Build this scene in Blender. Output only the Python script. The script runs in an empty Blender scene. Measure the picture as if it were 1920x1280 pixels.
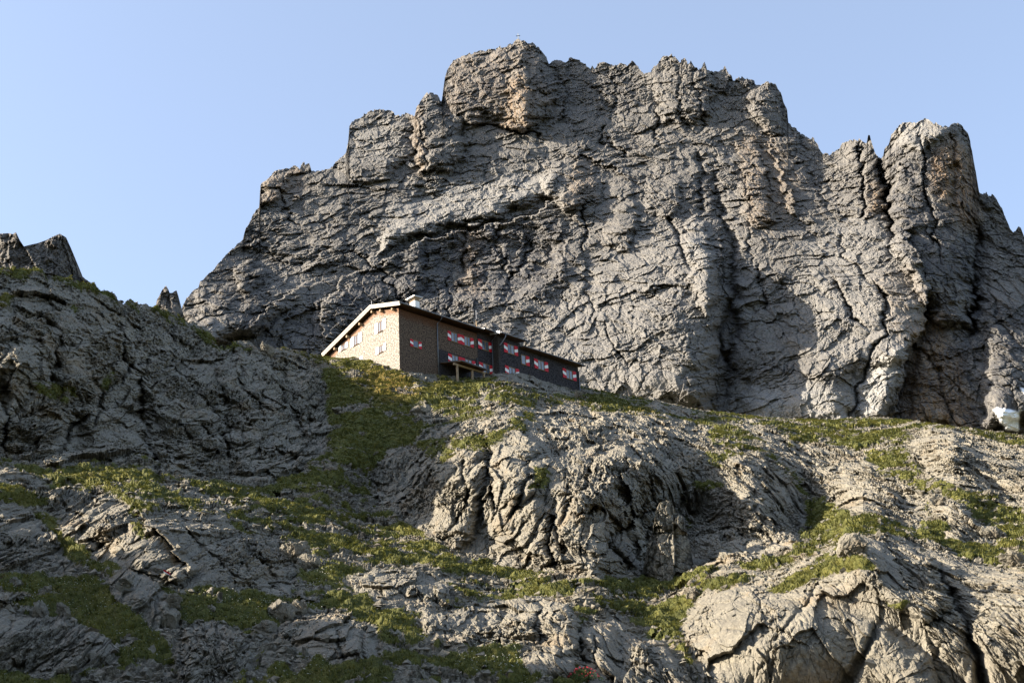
import bpy, bmesh, math, random, time
import numpy as np
from mathutils import Vector, Matrix
T0=time.time()
random.seed(7); rng=np.random.default_rng(7)
SC=bpy.context.scene; COL=SC.collection
R=math.radians
# ---------------------------------------------------------------- camera
F=2667.0; PITCH=R(24.5); ROLL=R(3.3)
fw=np.array([0,math.cos(PITCH),math.sin(PITCH)]); up0=np.array([0,-math.sin(PITCH),math.cos(PITCH)]); rt0=np.array([1.,0,0])
rt=math.cos(ROLL)*rt0-math.sin(ROLL)*up0; upv=math.cos(ROLL)*up0+math.sin(ROLL)*rt0
cam=bpy.data.cameras.new('camera'); cam.lens=F/1920*36; cam.sensor_width=36; cam.clip_start=.5; cam.clip_end=40000
co=bpy.data.objects.new('camera',cam); COL.objects.link(co)
co.matrix_world=Matrix([[rt[0],upv[0],-fw[0],0],[rt[1],upv[1],-fw[1],0],[rt[2],upv[2],-fw[2],0],[0,0,0,1]])
SC.camera=co
# ---------------------------------------------------------------- light
SUN_EL=R(24); SUN_PHI=R(86)          # phi: turned to the left from the direction towards the camera
sd=np.array([-math.sin(SUN_PHI)*math.cos(SUN_EL),-math.cos(SUN_PHI)*math.cos(SUN_EL),math.sin(SUN_EL)])
w=bpy.data.worlds.new('World'); SC.world=w; w.use_nodes=True; nt=w.node_tree
sky=nt.nodes.new('ShaderNodeTexSky'); sky.sky_type='NISHITA'; sky.sun_disc=False; sky.sun_elevation=SUN_EL
sky.sun_rotation=math.atan2(sd[0],sd[1]); sky.altitude=1900; sky.air_density=1.0; sky.dust_density=8; sky.ozone_density=1.5
bg=nt.nodes['Background']; bg.inputs[1].default_value=.122; hz=nt.nodes.new('ShaderNodeMix'); hz.data_type='RGBA'; hz.inputs['Factor'].default_value=.33; hz.inputs[7].default_value=(1.5,1.62,1.78,1)   # thin summer haze
nt.links.new(sky.outputs[0],hz.inputs[6]); nt.links.new(hz.outputs[2],bg.inputs[0])
sl=bpy.data.lights.new('sun','SUN'); sl.energy=5.0; sl.angle=R(.5); sl.color=(1,.88,.72)
so=bpy.data.objects.new('sun',sl); COL.objects.link(so); so.rotation_euler=Vector(sd).to_track_quat('Z','Y').to_euler()
SC.view_settings.view_transform='Standard'; SC.view_settings.look='None'; SC.view_settings.exposure=1.85; SC.view_settings.gamma=1

# ---------------------------------------------------------------- helpers
def dirs(px,py):
    px=np.asarray(px,float); py=np.asarray(py,float)
    x=(px-960)/F; y=(640-py)/F
    return fw+x[...,None]*rt+y[...,None]*upv
def world(px,py,h):
    d=dirs(px,py); return d*(np.asarray(h,float)/np.hypot(d[...,0],d[...,1]))[...,None]

def gn_noise(P,specs):
    """evaluates Blender's own noise textures at the points P: ('fbm',scale,offset,detail,rough) ('ridged',..) ('cell',scale,offset) ('edge',scale,offset)"""
    P=np.ascontiguousarray(P,dtype=np.float32).reshape(-1,3)
    me=bpy.data.meshes.new('tmp'); me.vertices.add(len(P)); me.vertices.foreach_set('co',P.ravel())
    ob=bpy.data.objects.new('tmp',me); COL.objects.link(ob)
    g=bpy.data.node_groups.new('tmp','GeometryNodeTree')
    g.interface.new_socket('Geometry',in_out='INPUT',socket_type='NodeSocketGeometry')
    g.interface.new_socket('Geometry',in_out='OUTPUT',socket_type='NodeSocketGeometry')
    gi=g.nodes.new('NodeGroupInput'); go=g.nodes.new('NodeGroupOutput'); cur=gi.outputs[0]
    pos=g.nodes.new('GeometryNodeInputPosition'); outs=[]
    for i,s in enumerate(specs):
        kind,sc,off=s[:3]
        vm=g.nodes.new('ShaderNodeVectorMath'); vm.operation='MULTIPLY_ADD'
        g.links.new(pos.outputs[0],vm.inputs[0]); vm.inputs[1].default_value=sc if hasattr(sc,'__len__') else (sc,)*3
        vm.inputs[2].default_value=(off,off*1.7+3,off*.3-5)
        if kind in('fbm','ridged'):
            n=g.nodes.new('ShaderNodeTexNoise'); n.noise_dimensions='3D'
            n.noise_type='FBM' if kind=='fbm' else 'RIDGED_MULTIFRACTAL'; n.normalize=False
            n.inputs['Scale'].default_value=1; n.inputs['Detail'].default_value=s[3]; n.inputs['Roughness'].default_value=s[4]
            if kind=='ridged': n.inputs['Offset'].default_value=1.0; n.inputs['Gain'].default_value=2.0
            g.links.new(vm.outputs[0],n.inputs['Vector']); o=[(n.outputs[0],'FLOAT')]
        elif kind=='cell':
            n=g.nodes.new('ShaderNodeTexVoronoi'); n.feature='F1'; n.inputs['Scale'].default_value=1
            g.links.new(vm.outputs[0],n.inputs['Vector'])
            d=g.nodes.new('ShaderNodeVectorMath'); d.operation='SUBTRACT'
            g.links.new(vm.outputs[0],d.inputs[0]); g.links.new(n.outputs['Position'],d.inputs[1])
            o=[(n.outputs['Color'],'FLOAT_VECTOR'),(d.outputs[0],'FLOAT_VECTOR')]
        else:
            n=g.nodes.new('ShaderNodeTexVoronoi'); n.feature='DISTANCE_TO_EDGE'; n.inputs['Scale'].default_value=1
            g.links.new(vm.outputs[0],n.inputs['Vector']); o=[(n.outputs['Distance'],'FLOAT')]
        names=[]
        for k,(sk,t) in enumerate(o):
            st=g.nodes.new('GeometryNodeStoreNamedAttribute'); st.data_type=t; st.domain='POINT'
            nm='a%d_%d'%(i,k); st.inputs['Name'].default_value=nm; g.links.new(cur,st.inputs['Geometry'])
            g.links.new(sk,[x for x in st.inputs if x.name=='Value' and x.enabled][0]); cur=st.outputs[0]; names.append((nm,t))
        outs.append(names)
    g.links.new(cur,go.inputs[0]); m=ob.modifiers.new('g','NODES'); m.node_group=g
    me2=ob.evaluated_get(bpy.context.evaluated_depsgraph_get()).data; res=[]
    for names in outs:
        r=[]
        for nm,t in names:
            a=me2.attributes[nm]
            if t=='FLOAT': x=np.empty(len(P),np.float32); a.data.foreach_get('value',x)
            else: x=np.empty(len(P)*3,np.float32); a.data.foreach_get('vector',x); x=x.reshape(-1,3)
            r.append(x)
        res.append(r[0] if len(r)==1 else r)
    bpy.data.objects.remove(ob); bpy.data.meshes.remove(me); bpy.data.node_groups.remove(g)
    return res
def sstep(a,b,x):
    t=np.clip((x-a)/(b-a),0,1); return t*t*(3-2*t)
def warp(q,scale,amp,off=0,det=3):
    a,b,c=gn_noise(q,[('fbm',scale,off+11,det,.5),('fbm',scale,off+37,det,.5),('fbm',scale,off+71,det,.5)])
    return q+amp*np.stack([a,b,c],-1)
def facets(q,sc,off,tilt,jump):
    """broken-rock relief: every cell is a plane with its own tilt and height, in units of q"""
    s=np.array(sc if hasattr(sc,'__len__') else (sc,)*3); (c,d),=gn_noise(q,[('cell',tuple(s),off)])
    L=1/s.mean(); return L*(((c-.5)*d).sum(-1)*tilt*2+(c[:,0]-.5)*jump)
def rock_relief(q,ang,vert,amp=1.,sd=0,flow=0.,strata=1.,fine=1.):
    """relief of weathered, jointed limestone; q and the result in `units` (about one picture px)"""
    wc,pm,pn,po=gn_noise(q,[('fbm',1/220,45+sd,3,.5),('fbm',1/60,41+sd,3,.5),('fbm',1/110,43+sd,3,.5),('fbm',1/30,47+sd,3,.5)])
    ca,sa=math.cos(ang),math.sin(ang)
    qs=np.stack([q[:,0]*ca+q[:,2]*sa,q[:,1],-q[:,0]*sa+q[:,2]*ca+wc*40],-1)
    qw=warp(q,1/60,12,3+sd); qsw=warp(qs,1/60,8,9+sd)
    rough=.4+1.1*sstep(-.12,.28,pn)
    N=gn_noise(q,[('fbm',1/190,1+sd,3,.5)])[0]*20*amp
    # pillows between joints: big masses, then blocks
    E1,E2,E3=gn_noise(qw,[('edge',(1/120,1/150,1/150),131+sd),('edge',(1/46,1/70,1/64),133+sd),('edge',(1/19,1/30,1/26),135+sd)])
    N+=(26*(1-np.exp(-E1/.10))+9*(1-np.exp(-E2/.10))*(.4+.6*sstep(-.2,.2,pm))+2.6*(1-np.exp(-E3/.10))*rough)*amp
    N+=facets(qw,(1/95,1/120,1/80),2+sd,.30,.06)*amp
    N+=facets(qsw,(1/62,1/70,1/30),7+sd,.34,.10)*(1-.5*vert)
    N+=facets(qw,(1/24,1/60,1/70),8+sd,.34,.14)*(.35+.65*vert)
    N+=facets(qsw,(1/26,1/30,1/12),11+sd,.28,.11*strata)*(1-.5*vert)*rough
    N+=facets(qw,(1/8,1/16,1/26),12+sd,.26,.12)*(.15+.7*vert)
    q3=warp(qs,1/14,2.2,19+sd,2)
    N+=facets(q3,(1/10,1/14,1/5.5),21+sd,.26,.13)*rough*fine
    N+=facets(q3,(1/4.6,1/6,1/2.8),23+sd,.28,.18)*rough*fine
    qc=warp(qs,1/25,5,61+sd)
    e1,e2,e3,e4=gn_noise(qc,[('edge',(1/90,1/90,1/40),31+sd),('edge',(1/30,1/50,1/12),33+sd),('edge',(1/34,1/60,1/90),35+sd),('edge',(1/14,1/20,1/6.5),36+sd)])
    N-=9*np.exp(-(e1/.018)**1.2)*sstep(-.12,.2,pm)+4*np.exp(-(e2/.035)**1.2)*sstep(-.05,.2,-pm+po*.6)*strata+5*np.exp(-(e3/.02)**1.2)*(.35+vert)+1.6*np.exp(-(e4/.07)**1.2)*sstep(0,.2,po)
    r1,r2=gn_noise(q3,[('ridged',(1/50,1/50,1/22),51+sd,5,.5),('fbm',(1/9,1/9,1/6),57+sd,5,.6)])
    return N+(r1-1.1)*(1.4+flow)+r2*1.4*rough*fine
def rbf(pts,gx,gy):
    pts=np.array(pts,float); X=pts[:,:2]/500.; v=np.log(pts[:,2]); n=len(X)
    def k(r2): return .5*r2*np.log(r2+1e-9)
    A=np.zeros((n+3,n+3)); d2=((X[:,None]-X[None])**2).sum(-1); A[:n,:n]=k(d2)+np.eye(n)*2e-3; A[:n,n]=1; A[:n,n+1:]=X; A[n:,:n]=A[:n,n:].T
    wt=np.linalg.solve(A,np.r_[v,0,0,0]); Q=np.stack([gx,gy],-1)/500.
    d2=((Q[...,None,:]-X)**2).sum(-1); return np.exp(k(d2)@wt[:n]+wt[n]+Q@wt[n+1:])
# painter's map in picture coordinates of survey features, 2 px cells, x -200..2200, y 0..1400
MX0,MY0,MS=-200,0,2.0; MW,MH=1201,701
mgx,mgy=np.meshgrid(MX0+np.arange(MW)*MS,MY0+np.arange(MH)*MS)
def seg_dist(pts,pad,closed):
    p=np.array(pts,float); x0,y0=p.min(0)-pad; x1,y1=p.max(0)+pad
    i0=max(0,int((x0-MX0)/MS)); i1=min(MW,int((x1-MX0)/MS)+2); j0=max(0,int((y0-MY0)/MS)); j1=min(MH,int((y1-MY0)/MS)+2)
    X=mgx[j0:j1,i0:i1]; Y=mgy[j0:j1,i0:i1]; D=np.full(X.shape,1e9); side=np.zeros(X.shape); ins=np.zeros(X.shape,bool); tt=np.zeros(X.shape)
    q=np.vstack([p,p[:1]]) if closed else p; n=len(q)-1
    for k in range(n):
        ax,ay=q[k]; bx,by=q[k+1]; vx,vy=bx-ax,by-ay; L=vx*vx+vy*vy+1e-9
        t=np.clip(((X-ax)*vx+(Y-ay)*vy)/L,0,1); d=np.hypot(X-ax-t*vx,Y-ay-t*vy)
        m=d<D; D[m]=d[m]; side[m]=np.sign(((X-ax)*vy-(Y-ay)*vx))[m]; tt[m]=((k+t)/n)[m]
        if closed:
            c=((ay>Y)!=(by>Y)); xi=ax+(Y-ay)*vx/(vy if abs(vy)>1e-9 else 1e-9); ins^=c&(X<xi)
    return (slice(j0,j1),slice(i0,i1)),X,Y,D,side,ins,tt
def sample(M,px,py):
    x=np.clip((px-MX0)/MS,0,MW-1.001); y=np.clip((py-MY0)/MS,0,MH-1.001); i=x.astype(int); j=y.astype(int); fx=x-i; fy=y-j
    return (M[j,i]*(1-fx)+M[j,i+1]*fx)*(1-fy)+(M[j+1,i]*(1-fx)+M[j+1,i+1]*fx)*fy
def add_block(M,poly,N,gx=0,gy=0,soft=12,foot=False):
    """bulge of height N px, sloping by gx / gy, rounded over `soft` px at its outline"""
    sl_,X,Y,D,_,ins,_=seg_dist(poly,4,True); p=np.array(poly,float); cx,cy=p.mean(0)
    w_=np.where(ins,1-np.exp(-(D/soft)),0)
    if foot:        # the mass stands on the ground: no overhang along its lower outline
        yb=np.where(ins,Y,-1e9).max(0,keepdims=True); yt=np.where(ins,Y,1e9).min(0,keepdims=True); w_=w_*np.clip((yb-Y)/np.maximum(.75*(yb-yt),20),0,1)**.8
    M[sl_]+=w_*(N+gx*(X-cx)+gy*(Y-cy))
def add_mask(M,poly,v=1,soft=8):
    sl_,X,Y,D,_,ins,_=seg_dist(poly,soft*2,True); s=np.where(ins,D,-D); M[sl_]=np.maximum(M[sl_],v*sstep(-soft,soft,s))
def add_crack(M,line,depth,wd):
    sl_,X,Y,D,_,_,t=seg_dist(line,wd*4,False); M[sl_]-=depth*np.exp(-(D/wd)**1.5)*np.minimum(1,8*np.minimum(t,1-t)+.25)
def add_step(M,line,A,reach):
    """the left-hand side (travelling along the line, seen in the picture) stands nearer by A than the right-hand side"""
    sl_,X,Y,D,s,_,t=seg_dist(line,reach*3,False); M[sl_]+=.5*A*s*np.exp(-D/reach)*np.minimum(1,6*np.minimum(t,1-t))
def grid_mesh(name,P,mat,attrs=None,smooth=False):
    r,c=P.shape[:2]; me=bpy.data.meshes.new(name); n=r*c; me.vertices.add(n); me.vertices.foreach_set('co',P.astype(np.float32).ravel())
    idx=np.arange(n,dtype=np.int32).reshape(r,c); f=np.stack([idx[:-1,:-1],idx[1:,:-1],idx[1:,1:],idx[:-1,1:]],-1).reshape(-1,4)
    me.loops.add(f.size); me.loops.foreach_set('vertex_index',f.ravel()); me.polygons.add(len(f)); me.polygons.foreach_set('loop_start',np.arange(0,f.size,4,dtype=np.int32))
    me.update(calc_edges=True); me.polygons.foreach_set('use_smooth',np.full(len(f),smooth))
    for k,v in (attrs or {}).items():
        a=me.attributes.new(k,'FLOAT','POINT'); a.data.foreach_set('value',np.ascontiguousarray(v,dtype=np.float32).ravel())
    me.materials.append(mat); ob=bpy.data.objects.new(name,me); COL.objects.link(ob); return ob
def grid_normals(P):
    a=np.gradient(P,axis=0); b=np.gradient(P,axis=1); n=np.cross(a,b); n/=np.linalg.norm(n,axis=-1,keepdims=True)+1e-9; return n

# ---------------------------------------------------------------- node helper
class NT:
    def __init__(s,name):
        s.m=bpy.data.materials.new(name); s.m.use_nodes=True; s.t=s.m.node_tree; s.b=s.t.nodes['Principled BSDF']; s.b.inputs['Roughness'].default_value=.9
        s.b.inputs['Specular IOR Level'].default_value=.2
    def n(s,ty,**k):
        x=s.t.nodes.new(ty)
        for a,v in k.items(): setattr(x,a,v)
        return x
    def link(s,a,b): s.t.links.new(a,b)
    def pos(s,scale=(1,1,1),rot=(0,0,0)):
        g=s.n('ShaderNodeTexCoord'); m=s.n('ShaderNodeMapping'); m.inputs['Scale'].default_value=scale; m.inputs['Rotation'].default_value=rot
        s.link(g.outputs['Object'],m.inputs[0]); return m.outputs[0]
    def noise(s,v,sc,det=4,ro=.55,dist=0):
        x=s.n('ShaderNodeTexNoise'); x.inputs['Scale'].default_value=sc; x.inputs['Detail'].default_value=det; x.inputs['Roughness'].default_value=ro; x.inputs['Distortion'].default_value=dist
        s.link(v,x.inputs['Vector']); return x.outputs[0]
    def attr(s,nm): x=s.n('ShaderNodeAttribute'); x.attribute_name=nm; return x.outputs['Fac']
    def ramp(s,v,stops):
        x=s.n('ShaderNodeValToRGB'); e=x.color_ramp.elements
        while len(e)<len(stops): e.new(.5)
        for k,(p,c) in enumerate(stops):
            e[k].position=p; e[k].color=(c,c,c,1) if not hasattr(c,'__len__') else (*c,1)
        s.link(v,x.inputs[0]); return x.outputs[0]
    def mix(s,f,a,b,mode='MIX'):
        x=s.n('ShaderNodeMix',data_type='RGBA',blend_type=mode)
        for sk,v in ((x.inputs['Factor'],f),(x.inputs[6],a),(x.inputs[7],b)):
            if isinstance(v,(int,float)): sk.default_value=v
            elif isinstance(v,tuple): sk.default_value=(*v,1)
            else: s.link(v,sk)
        return x.outputs[2]
    def math(s,op,a,b=0,clamp=False):
        x=s.n('ShaderNodeMath',operation=op,use_clamp=clamp)
        for sk,v in ((x.inputs[0],a),(x.inputs[1],b)):
            if isinstance(v,(int,float)): sk.default_value=v
            else: s.link(v,sk)
        return x.outputs[0]
    def bump(s,h,st,dist):
        x=s.n('ShaderNodeBump'); x.inputs['Strength'].default_value=st; x.inputs['Distance'].default_value=dist; s.link(h,x.inputs['Height']); s.link(x.outputs[0],s.b.inputs['Normal'])
    def color(s,c):
        if isinstance(c,tuple): s.b.inputs['Base Color'].default_value=(*c,1)
        else: s.link(c,s.b.inputs['Base Color'])
        return s
def mountain_material():
    m=NT('limestone_wall'); v=m.pos(); big=m.noise(v,.012,5,.6); mid=m.noise(v,.09,5,.65); fine=m.noise(v,.7,5,.7)
    base=m.ramp(big,[(.3,(0.113,0.106,0.095)),(.5,(0.155,0.145,0.129)),(.7,(0.202,0.187,0.163))])
    base=m.mix(.5,base,m.ramp(mid,[(.3,(0.075,0.072,0.067)),(.5,(0.155,0.145,0.129)),(.68,(0.253,0.235,0.204))]))
    base=m.mix(.5,base,m.ramp(fine,[(.36,(0.047,0.046,0.043)),(.5,(0.145,0.137,0.124)),(.66,(0.290,0.272,0.236))]))
    vs=m.pos((1,1,.06)); st=m.noise(vs,.16,5,.7,.4); st2=m.noise(vs,.5,4,.7,.2)
    dark=m.math('MULTIPLY',m.attr('streak'),m.ramp(st,[(.42,0),(.56,1)]),True)
    base=m.mix(m.math('MULTIPLY',dark,.9),base,(.05,.052,.058))
    och=m.math('MULTIPLY',m.attr('ochre'),m.ramp(st2,[(.38,0),(.6,1)]),True)
    base=m.mix(m.math('MULTIPLY',och,.85),base,(.27,.18,.10))
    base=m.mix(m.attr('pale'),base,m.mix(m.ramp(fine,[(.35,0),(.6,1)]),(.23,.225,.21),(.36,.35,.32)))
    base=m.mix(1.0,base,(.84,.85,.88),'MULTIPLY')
    base=m.mix(m.attr('snow'),base,(.82,.86,.9))
    m.color(base); m.bump(m.noise(v,1.1,6,.8),.6,1.2); return m.m
MAT_MT=mountain_material()

# ================================================================ the mountain
SKYL=[(100,700),(330,602),(337,588),(350,560),(362,545),(372,540),(375,528),(400,505),(425,478),(455,450),(460,430),(475,400),(486,386),(488,345),(500,335),(515,322),(530,315),(545,312),(562,314),(565,306),(573,309),(580,304),(584,318),(600,319),(617,319),(632,301),(649,284),(653,261),(655,236),(665,222),(684,213),(712,206),(734,209),(741,215),(758,213),(772,216),(778,215),(781,201),(790,191),(802,176),(811,179),(820,180),(828,191),(831,169),(834,148),(839,131),(850,115),(864,111),(886,99),(916,94),(948,88),(955,85),(971,75),(983,78),(990,83),(1001,82),(1011,90),(1022,103),(1029,118),(1036,113),(1050,113),(1060,117),(1071,111),(1082,117),(1092,120),(1106,129),(1110,122),(1115,129),(1124,118),(1138,119),(1148,124),(1162,122),(1176,124),(1185,116),(1194,124),(1208,136),(1220,136),(1226,127),(1243,108),(1252,109),(1260,102),(1266,106),(1275,116),(1284,107),(1290,118),(1295,114),(1301,123),(1310,129),(1316,122),(1321,115),(1326,130),(1337,132),(1348,132),(1359,125),(1364,136),(1372,142),(1374,151),(1389,148),(1410,151),(1425,157),(1434,152),(1444,152),(1455,160),(1464,177),(1470,196),(1476,211),(1478,234),(1489,241),(1498,247),(1515,256),(1530,267),(1543,284),(1556,290),(1571,275),(1597,263),(1608,266),(1611,258),(1616,264),(1625,269),(1628,253),(1631,253),(1635,267),(1642,286),(1651,299),(1656,297),(1658,280),(1667,268),(1671,252),(1680,241),(1686,232),(1697,230),(1708,231),(1716,233),(1734,219),(1747,226),(1768,241),(1785,236),(1796,235),(1805,241),(1815,254),(1822,279),(1828,312),(1835,357),(1845,363),(1860,367),(1871,380),(1882,399),(1894,429),(1903,440),(1909,428),(1914,430),(1920,446),(1950,480),(2050,560),(2200,640)]
def build_mountain():
    MB=np.zeros((MH,MW)); B=lambda *a,**k:add_block(MB,*a,**k); C=lambda *a:add_crack(MB,*a); S=lambda *a:add_step(MB,*a)
    # big members of the face (nearness in picture px at the wall's distance)
    B([(832,200),(834,140),(850,112),(955,80),(985,60),(1030,105),(1045,150),(1040,200),(1010,235),(985,245),(940,232),(905,225),(880,245),(835,215)],30,0.05,.1,14)
    B([(936,240),(940,170),(960,110),(990,120),(1000,170),(1000,215),(985,245)],14,.5,0,10)
    B([(772,225),(781,190),(802,165),(830,190),(872,230),(878,290),(842,318),(790,330),(773,290)],32,-.15,0,9)
    B([(650,235),(680,200),(740,200),(776,220),(772,290),(740,330),(680,350),(640,330),(625,300)],10,.12,.2,12)
    B([(700,478),(725,395),(790,352),(900,338),(1010,318),(1065,330),(1010,380),(920,415),(850,425),(770,452)],18,.22,.75,16)
    B([(1000,330),(1060,280),(1110,270),(1150,300),(1130,370),(1060,400),(1020,370)],16,-.15,.3,14)
    B([(960,600),(1060,500),(1150,440),(1260,418),(1300,425),(1345,500),(1352,600),(1342,700),(1330,780),(1200,790),(1050,760),(960,700)],34,.22,.25,30)
    B([(1286,470),(1288,410),(1302,396),(1322,415),(1340,470),(1352,560),(1320,590),(1296,540)],22,.15,.1,9)
    B([(1395,800),(1390,650),(1410,560),(1460,520),(1520,560),(1600,700),(1600,800)],8,.1,.2,25)
    B([(1470,590),(1485,500),(1500,445),(1560,428),(1600,392),(1640,395),(1690,440),(1725,490),(1742,560),(1730,630),(1700,680),(1620,700),(1540,720),(1470,680)],24,.2,.1,36)
    B([(1440,830),(1480,690),(1600,640),(1705,640),(1690,720),(1650,830)],20,.12,.0,26)
    B([(1560,800),(1580,700),(1640,640),(1700,650),(1690,700),(1660,790)],12,.35,.2,14)
    B([(1665,440),(1660,290),(1680,238),(1740,210),(1800,228),(1828,290),(1838,380),(1836,500),(1820,620),(1750,600),(1690,500)],42,-.16,.02,12)
    B([(1672,275),(1685,235),(1735,215),(1770,240),(1765,262),(1720,280)],4,.1,.9,9)
    B([(1560,400),(1558,290),(1600,258),(1650,300),(1660,400),(1620,410)],12,.12,0,10)
    B([(1840,800),(1838,560),(1850,440),(1900,450),(2000,500),(2000,800)],26,-.1,.1,18)
    B([(1700,800),(1720,640),(1760,600),(1800,660),(1830,800)],12,-.3,.1,16)
    B([(1225,160),(1262,95),(1330,120),(1345,160),(1330,220),(1270,240),(1225,210)],20,.12,.1,12)
    B([(1400,170),(1435,145),(1460,170),(1480,240),(1440,260),(1405,220)],16,-.1,0,10)
    B([(1380,250),(1420,240),(1440,330),(1455,420),(1400,440),(1370,340)],14,.3,.1,12)
    B([(1440,260),(1490,250),(1550,330),(1600,420),(1540,440),(1470,400)],10,-.2,0,12)
    B([(486,390),(486,345),(520,318),(545,325),(540,360),(505,385)],16,-.25,0,7)
    B([(440,540),(442,508),(470,480),(492,500),(502,535),(470,545)],18,-.55,0,6)
    B([(330,640),(375,540),(455,455),(530,470),(600,470),(560,560),(480,640)],10,-.05,.5,20)
    B([(370,640),(400,605),(425,600),(415,625),(390,660)],8,.1,.5,6)
    B([(560,700),(590,560),(700,520),(760,560),(740,640),(700,700)],10,-.15,-.1,18)
    B([(1040,350),(1090,330),(1110,370),(1090,420),(1050,400)],10,.2,0,9)
    B([(1120,330),(1180,320),(1200,400),(1180,470),(1130,470)],12,.2,.15,10)
    B([(1200,300),(1260,290),(1280,370),(1260,410),(1210,400)],10,.15,.15,10)
    B([(780,560),(790,440),(900,425),(1000,410),(1060,450),(1050,520),(960,570)],-24,-.05,-.18,20)
    B([(1850,760),(1915,760),(1920,815),(1880,815)],22,-.3,.7,12)
    # gullies and long fissures
    for l,d,w_ in [([(1335,300),(1345,380),(1372,440),(1374,520),(1378,600),(1368,680),(1356,760)],22,9),([(1372,560),(1352,650),(1372,690)],20,8),
        ([(1655,300),(1660,350),(1668,410),(1672,450)],44,5),([(1613,268),(1615,330),(1618,390),(1612,410)],26,2.5),([(1722,235),(1735,330),(1750,420),(1765,500)],14,2),
        ([(1780,250),(1788,300),(1786,380)],10,4),([(1838,420),(1826,500),(1830,560),(1815,640)],28,6),([(1640,520),(1655,560),(1658,620),(1640,650),(1618,700),(1600,760),(1592,800)],16,2.6),
        ([(1560,520),(1580,560),(1600,590),(1625,615)],16,3),([(1575,440),(1580,470),(1600,500),(1650,540),(1665,590)],9,3),([(1460,540),(1500,530),(1540,545),(1560,560)],6,3),
        ([(515,345),(530,380),(545,405),(560,425)],12,2.2),([(470,450),(500,470),(540,500)],6,1.6),([(500,470),(560,440),(640,420)],5,1.8),([(640,500),(660,450),(700,420),(730,390)],6,2.5),
        ([(660,465),(690,490),(720,520),(745,560),(775,580)],12,2.4),([(590,560),(585,620),(580,700)],8,2.5),([(870,235),(900,232),(930,235),(960,240),(1000,250),(1020,262)],16,3),
        ([(1000,450),(985,490),(960,510),(950,530)],14,3),([(1095,360),(1100,400),(1098,440),(1092,480)],14,2.4),([(1098,520),(1100,560),(1115,600)],8,2),([(1120,600),(1150,650),(1175,690)],9,2),
        ([(1060,540),(1068,570),(1082,600)],7,2),([(1255,400),(1270,440),(1282,470),(1284,500)],16,3.4),([(1130,235),(1125,265),(1160,280),(1180,300)],14,4),([(1230,180),(1235,240),(1240,270)],12,3),
        ([(1310,280),(1318,330),(1310,400)],16,6),([(1440,420),(1445,350),(1430,300)],8,3),([(1398,400),(1440,415),(1470,405)],9,2),([(1400,410),(1405,470),(1418,500)],8,2.2),
        ([(1425,500),(1430,560),(1440,580)],14,4),([(840,520),(845,560),(842,600)],10,3),([(870,410),(872,450),(868,520)],9,4),([(925,400),(930,440),(940,480),(950,520)],8,3),
        ([(790,215),(792,260),(800,300),(798,330)],10,2.4),([(650,250),(690,270),(720,290)],5,2),([(480,560),(530,590),(560,570),(620,580)],6,3),([(1210,560),(1240,545),(1290,540)],8,3),
        ([(1130,450),(1180,430),(1230,425)],4,3),([(900,290),(920,300),(905,340)],7,2),([(1450,600),(1500,620),(1560,600)],4,2),([(1850,520),(1870,600),(1900,640)],8,4),
        ([(1740,330),(1745,420),(1760,470)],8,4),([(1700,620),(1760,700),(1790,800)],12,5),([(1500,250),(1520,330),(1560,400)],8,4),([(1270,130),(1275,200),(1290,250)],9,2.5),
        ([(1300,135),(1312,200),(1316,240)],9,2.5),([(1340,140),(1335,190)],7,2.5),([(1150,140),(1160,190),(1140,230)],7,3)]: C(l,d,w_)
    for l,A,rc in [([(610,660),(600,580),(640,520),(700,500)],-14,26),([(700,500),(790,450),(900,428),(1000,400),(1080,350)],-30,30),([(1350,430),(1355,560),(1345,700),(1340,790)],-26,40),
        ([(1735,520),(1740,600),(1700,660),(1690,720),(1680,800)],-44,36),([(1695,430),(1735,500)],-30,30),([(1065,300),(1090,290),(1180,330)],14,24),([(500,700),(540,600),(620,560)],12,24),
        ([(450,620),(520,560),(600,520)],-12,20),([(1090,590),(1190,540),(1290,545)],9,14),([(1060,690),(1180,660),(1260,600)],6,14),([(640,350),(700,360),(770,330)],8,14),
        ([(1440,250),(1470,330),(1500,420)],-10,22),([(1380,260),(1400,340),(1420,430)],12,18),([(1800,240),(1830,400)],-10,14),([(1040,120),(1060,190),(1040,240)],-14,18)]: S(l,A,rc)
    MO=np.zeros((MH,MW)); MK=np.zeros((MH,MW)); MP=np.zeros((MH,MW)); MSN=np.zeros((MH,MW))
    for p,v in [([(936,235),(940,160),(975,130),(1000,170),(1000,220),(980,245)],.8),([(772,220),(790,200),(795,320),(780,330)],.6),([(1745,330),(1770,250),(1825,280),(1838,390),(1832,440),(1790,420)],1),([(1690,760),(1700,600),(1760,580),(1800,700),(1830,800),(1700,800)],.9),
        ([(1630,400),(1632,340),(1655,350),(1658,400)],.8),([(490,385),(490,340),(560,310),(570,350),(530,380)],.6),([(1060,380),(1070,310),(1110,300),(1120,370)],.5),([(1425,420),(1430,350),(1460,360),(1450,430)],.6),([(860,560),(860,430),(900,430),(900,560)],.45),
        ([(832,200),(850,110),(990,80),(1040,200),(900,240)],.3),([(1380,250),(1440,240),(1500,330),(1480,420),(1400,430)],.4),([(1640,520),(1700,500),(1740,560),(1700,700)],.3)]: add_mask(MO,p,v,14)
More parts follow.
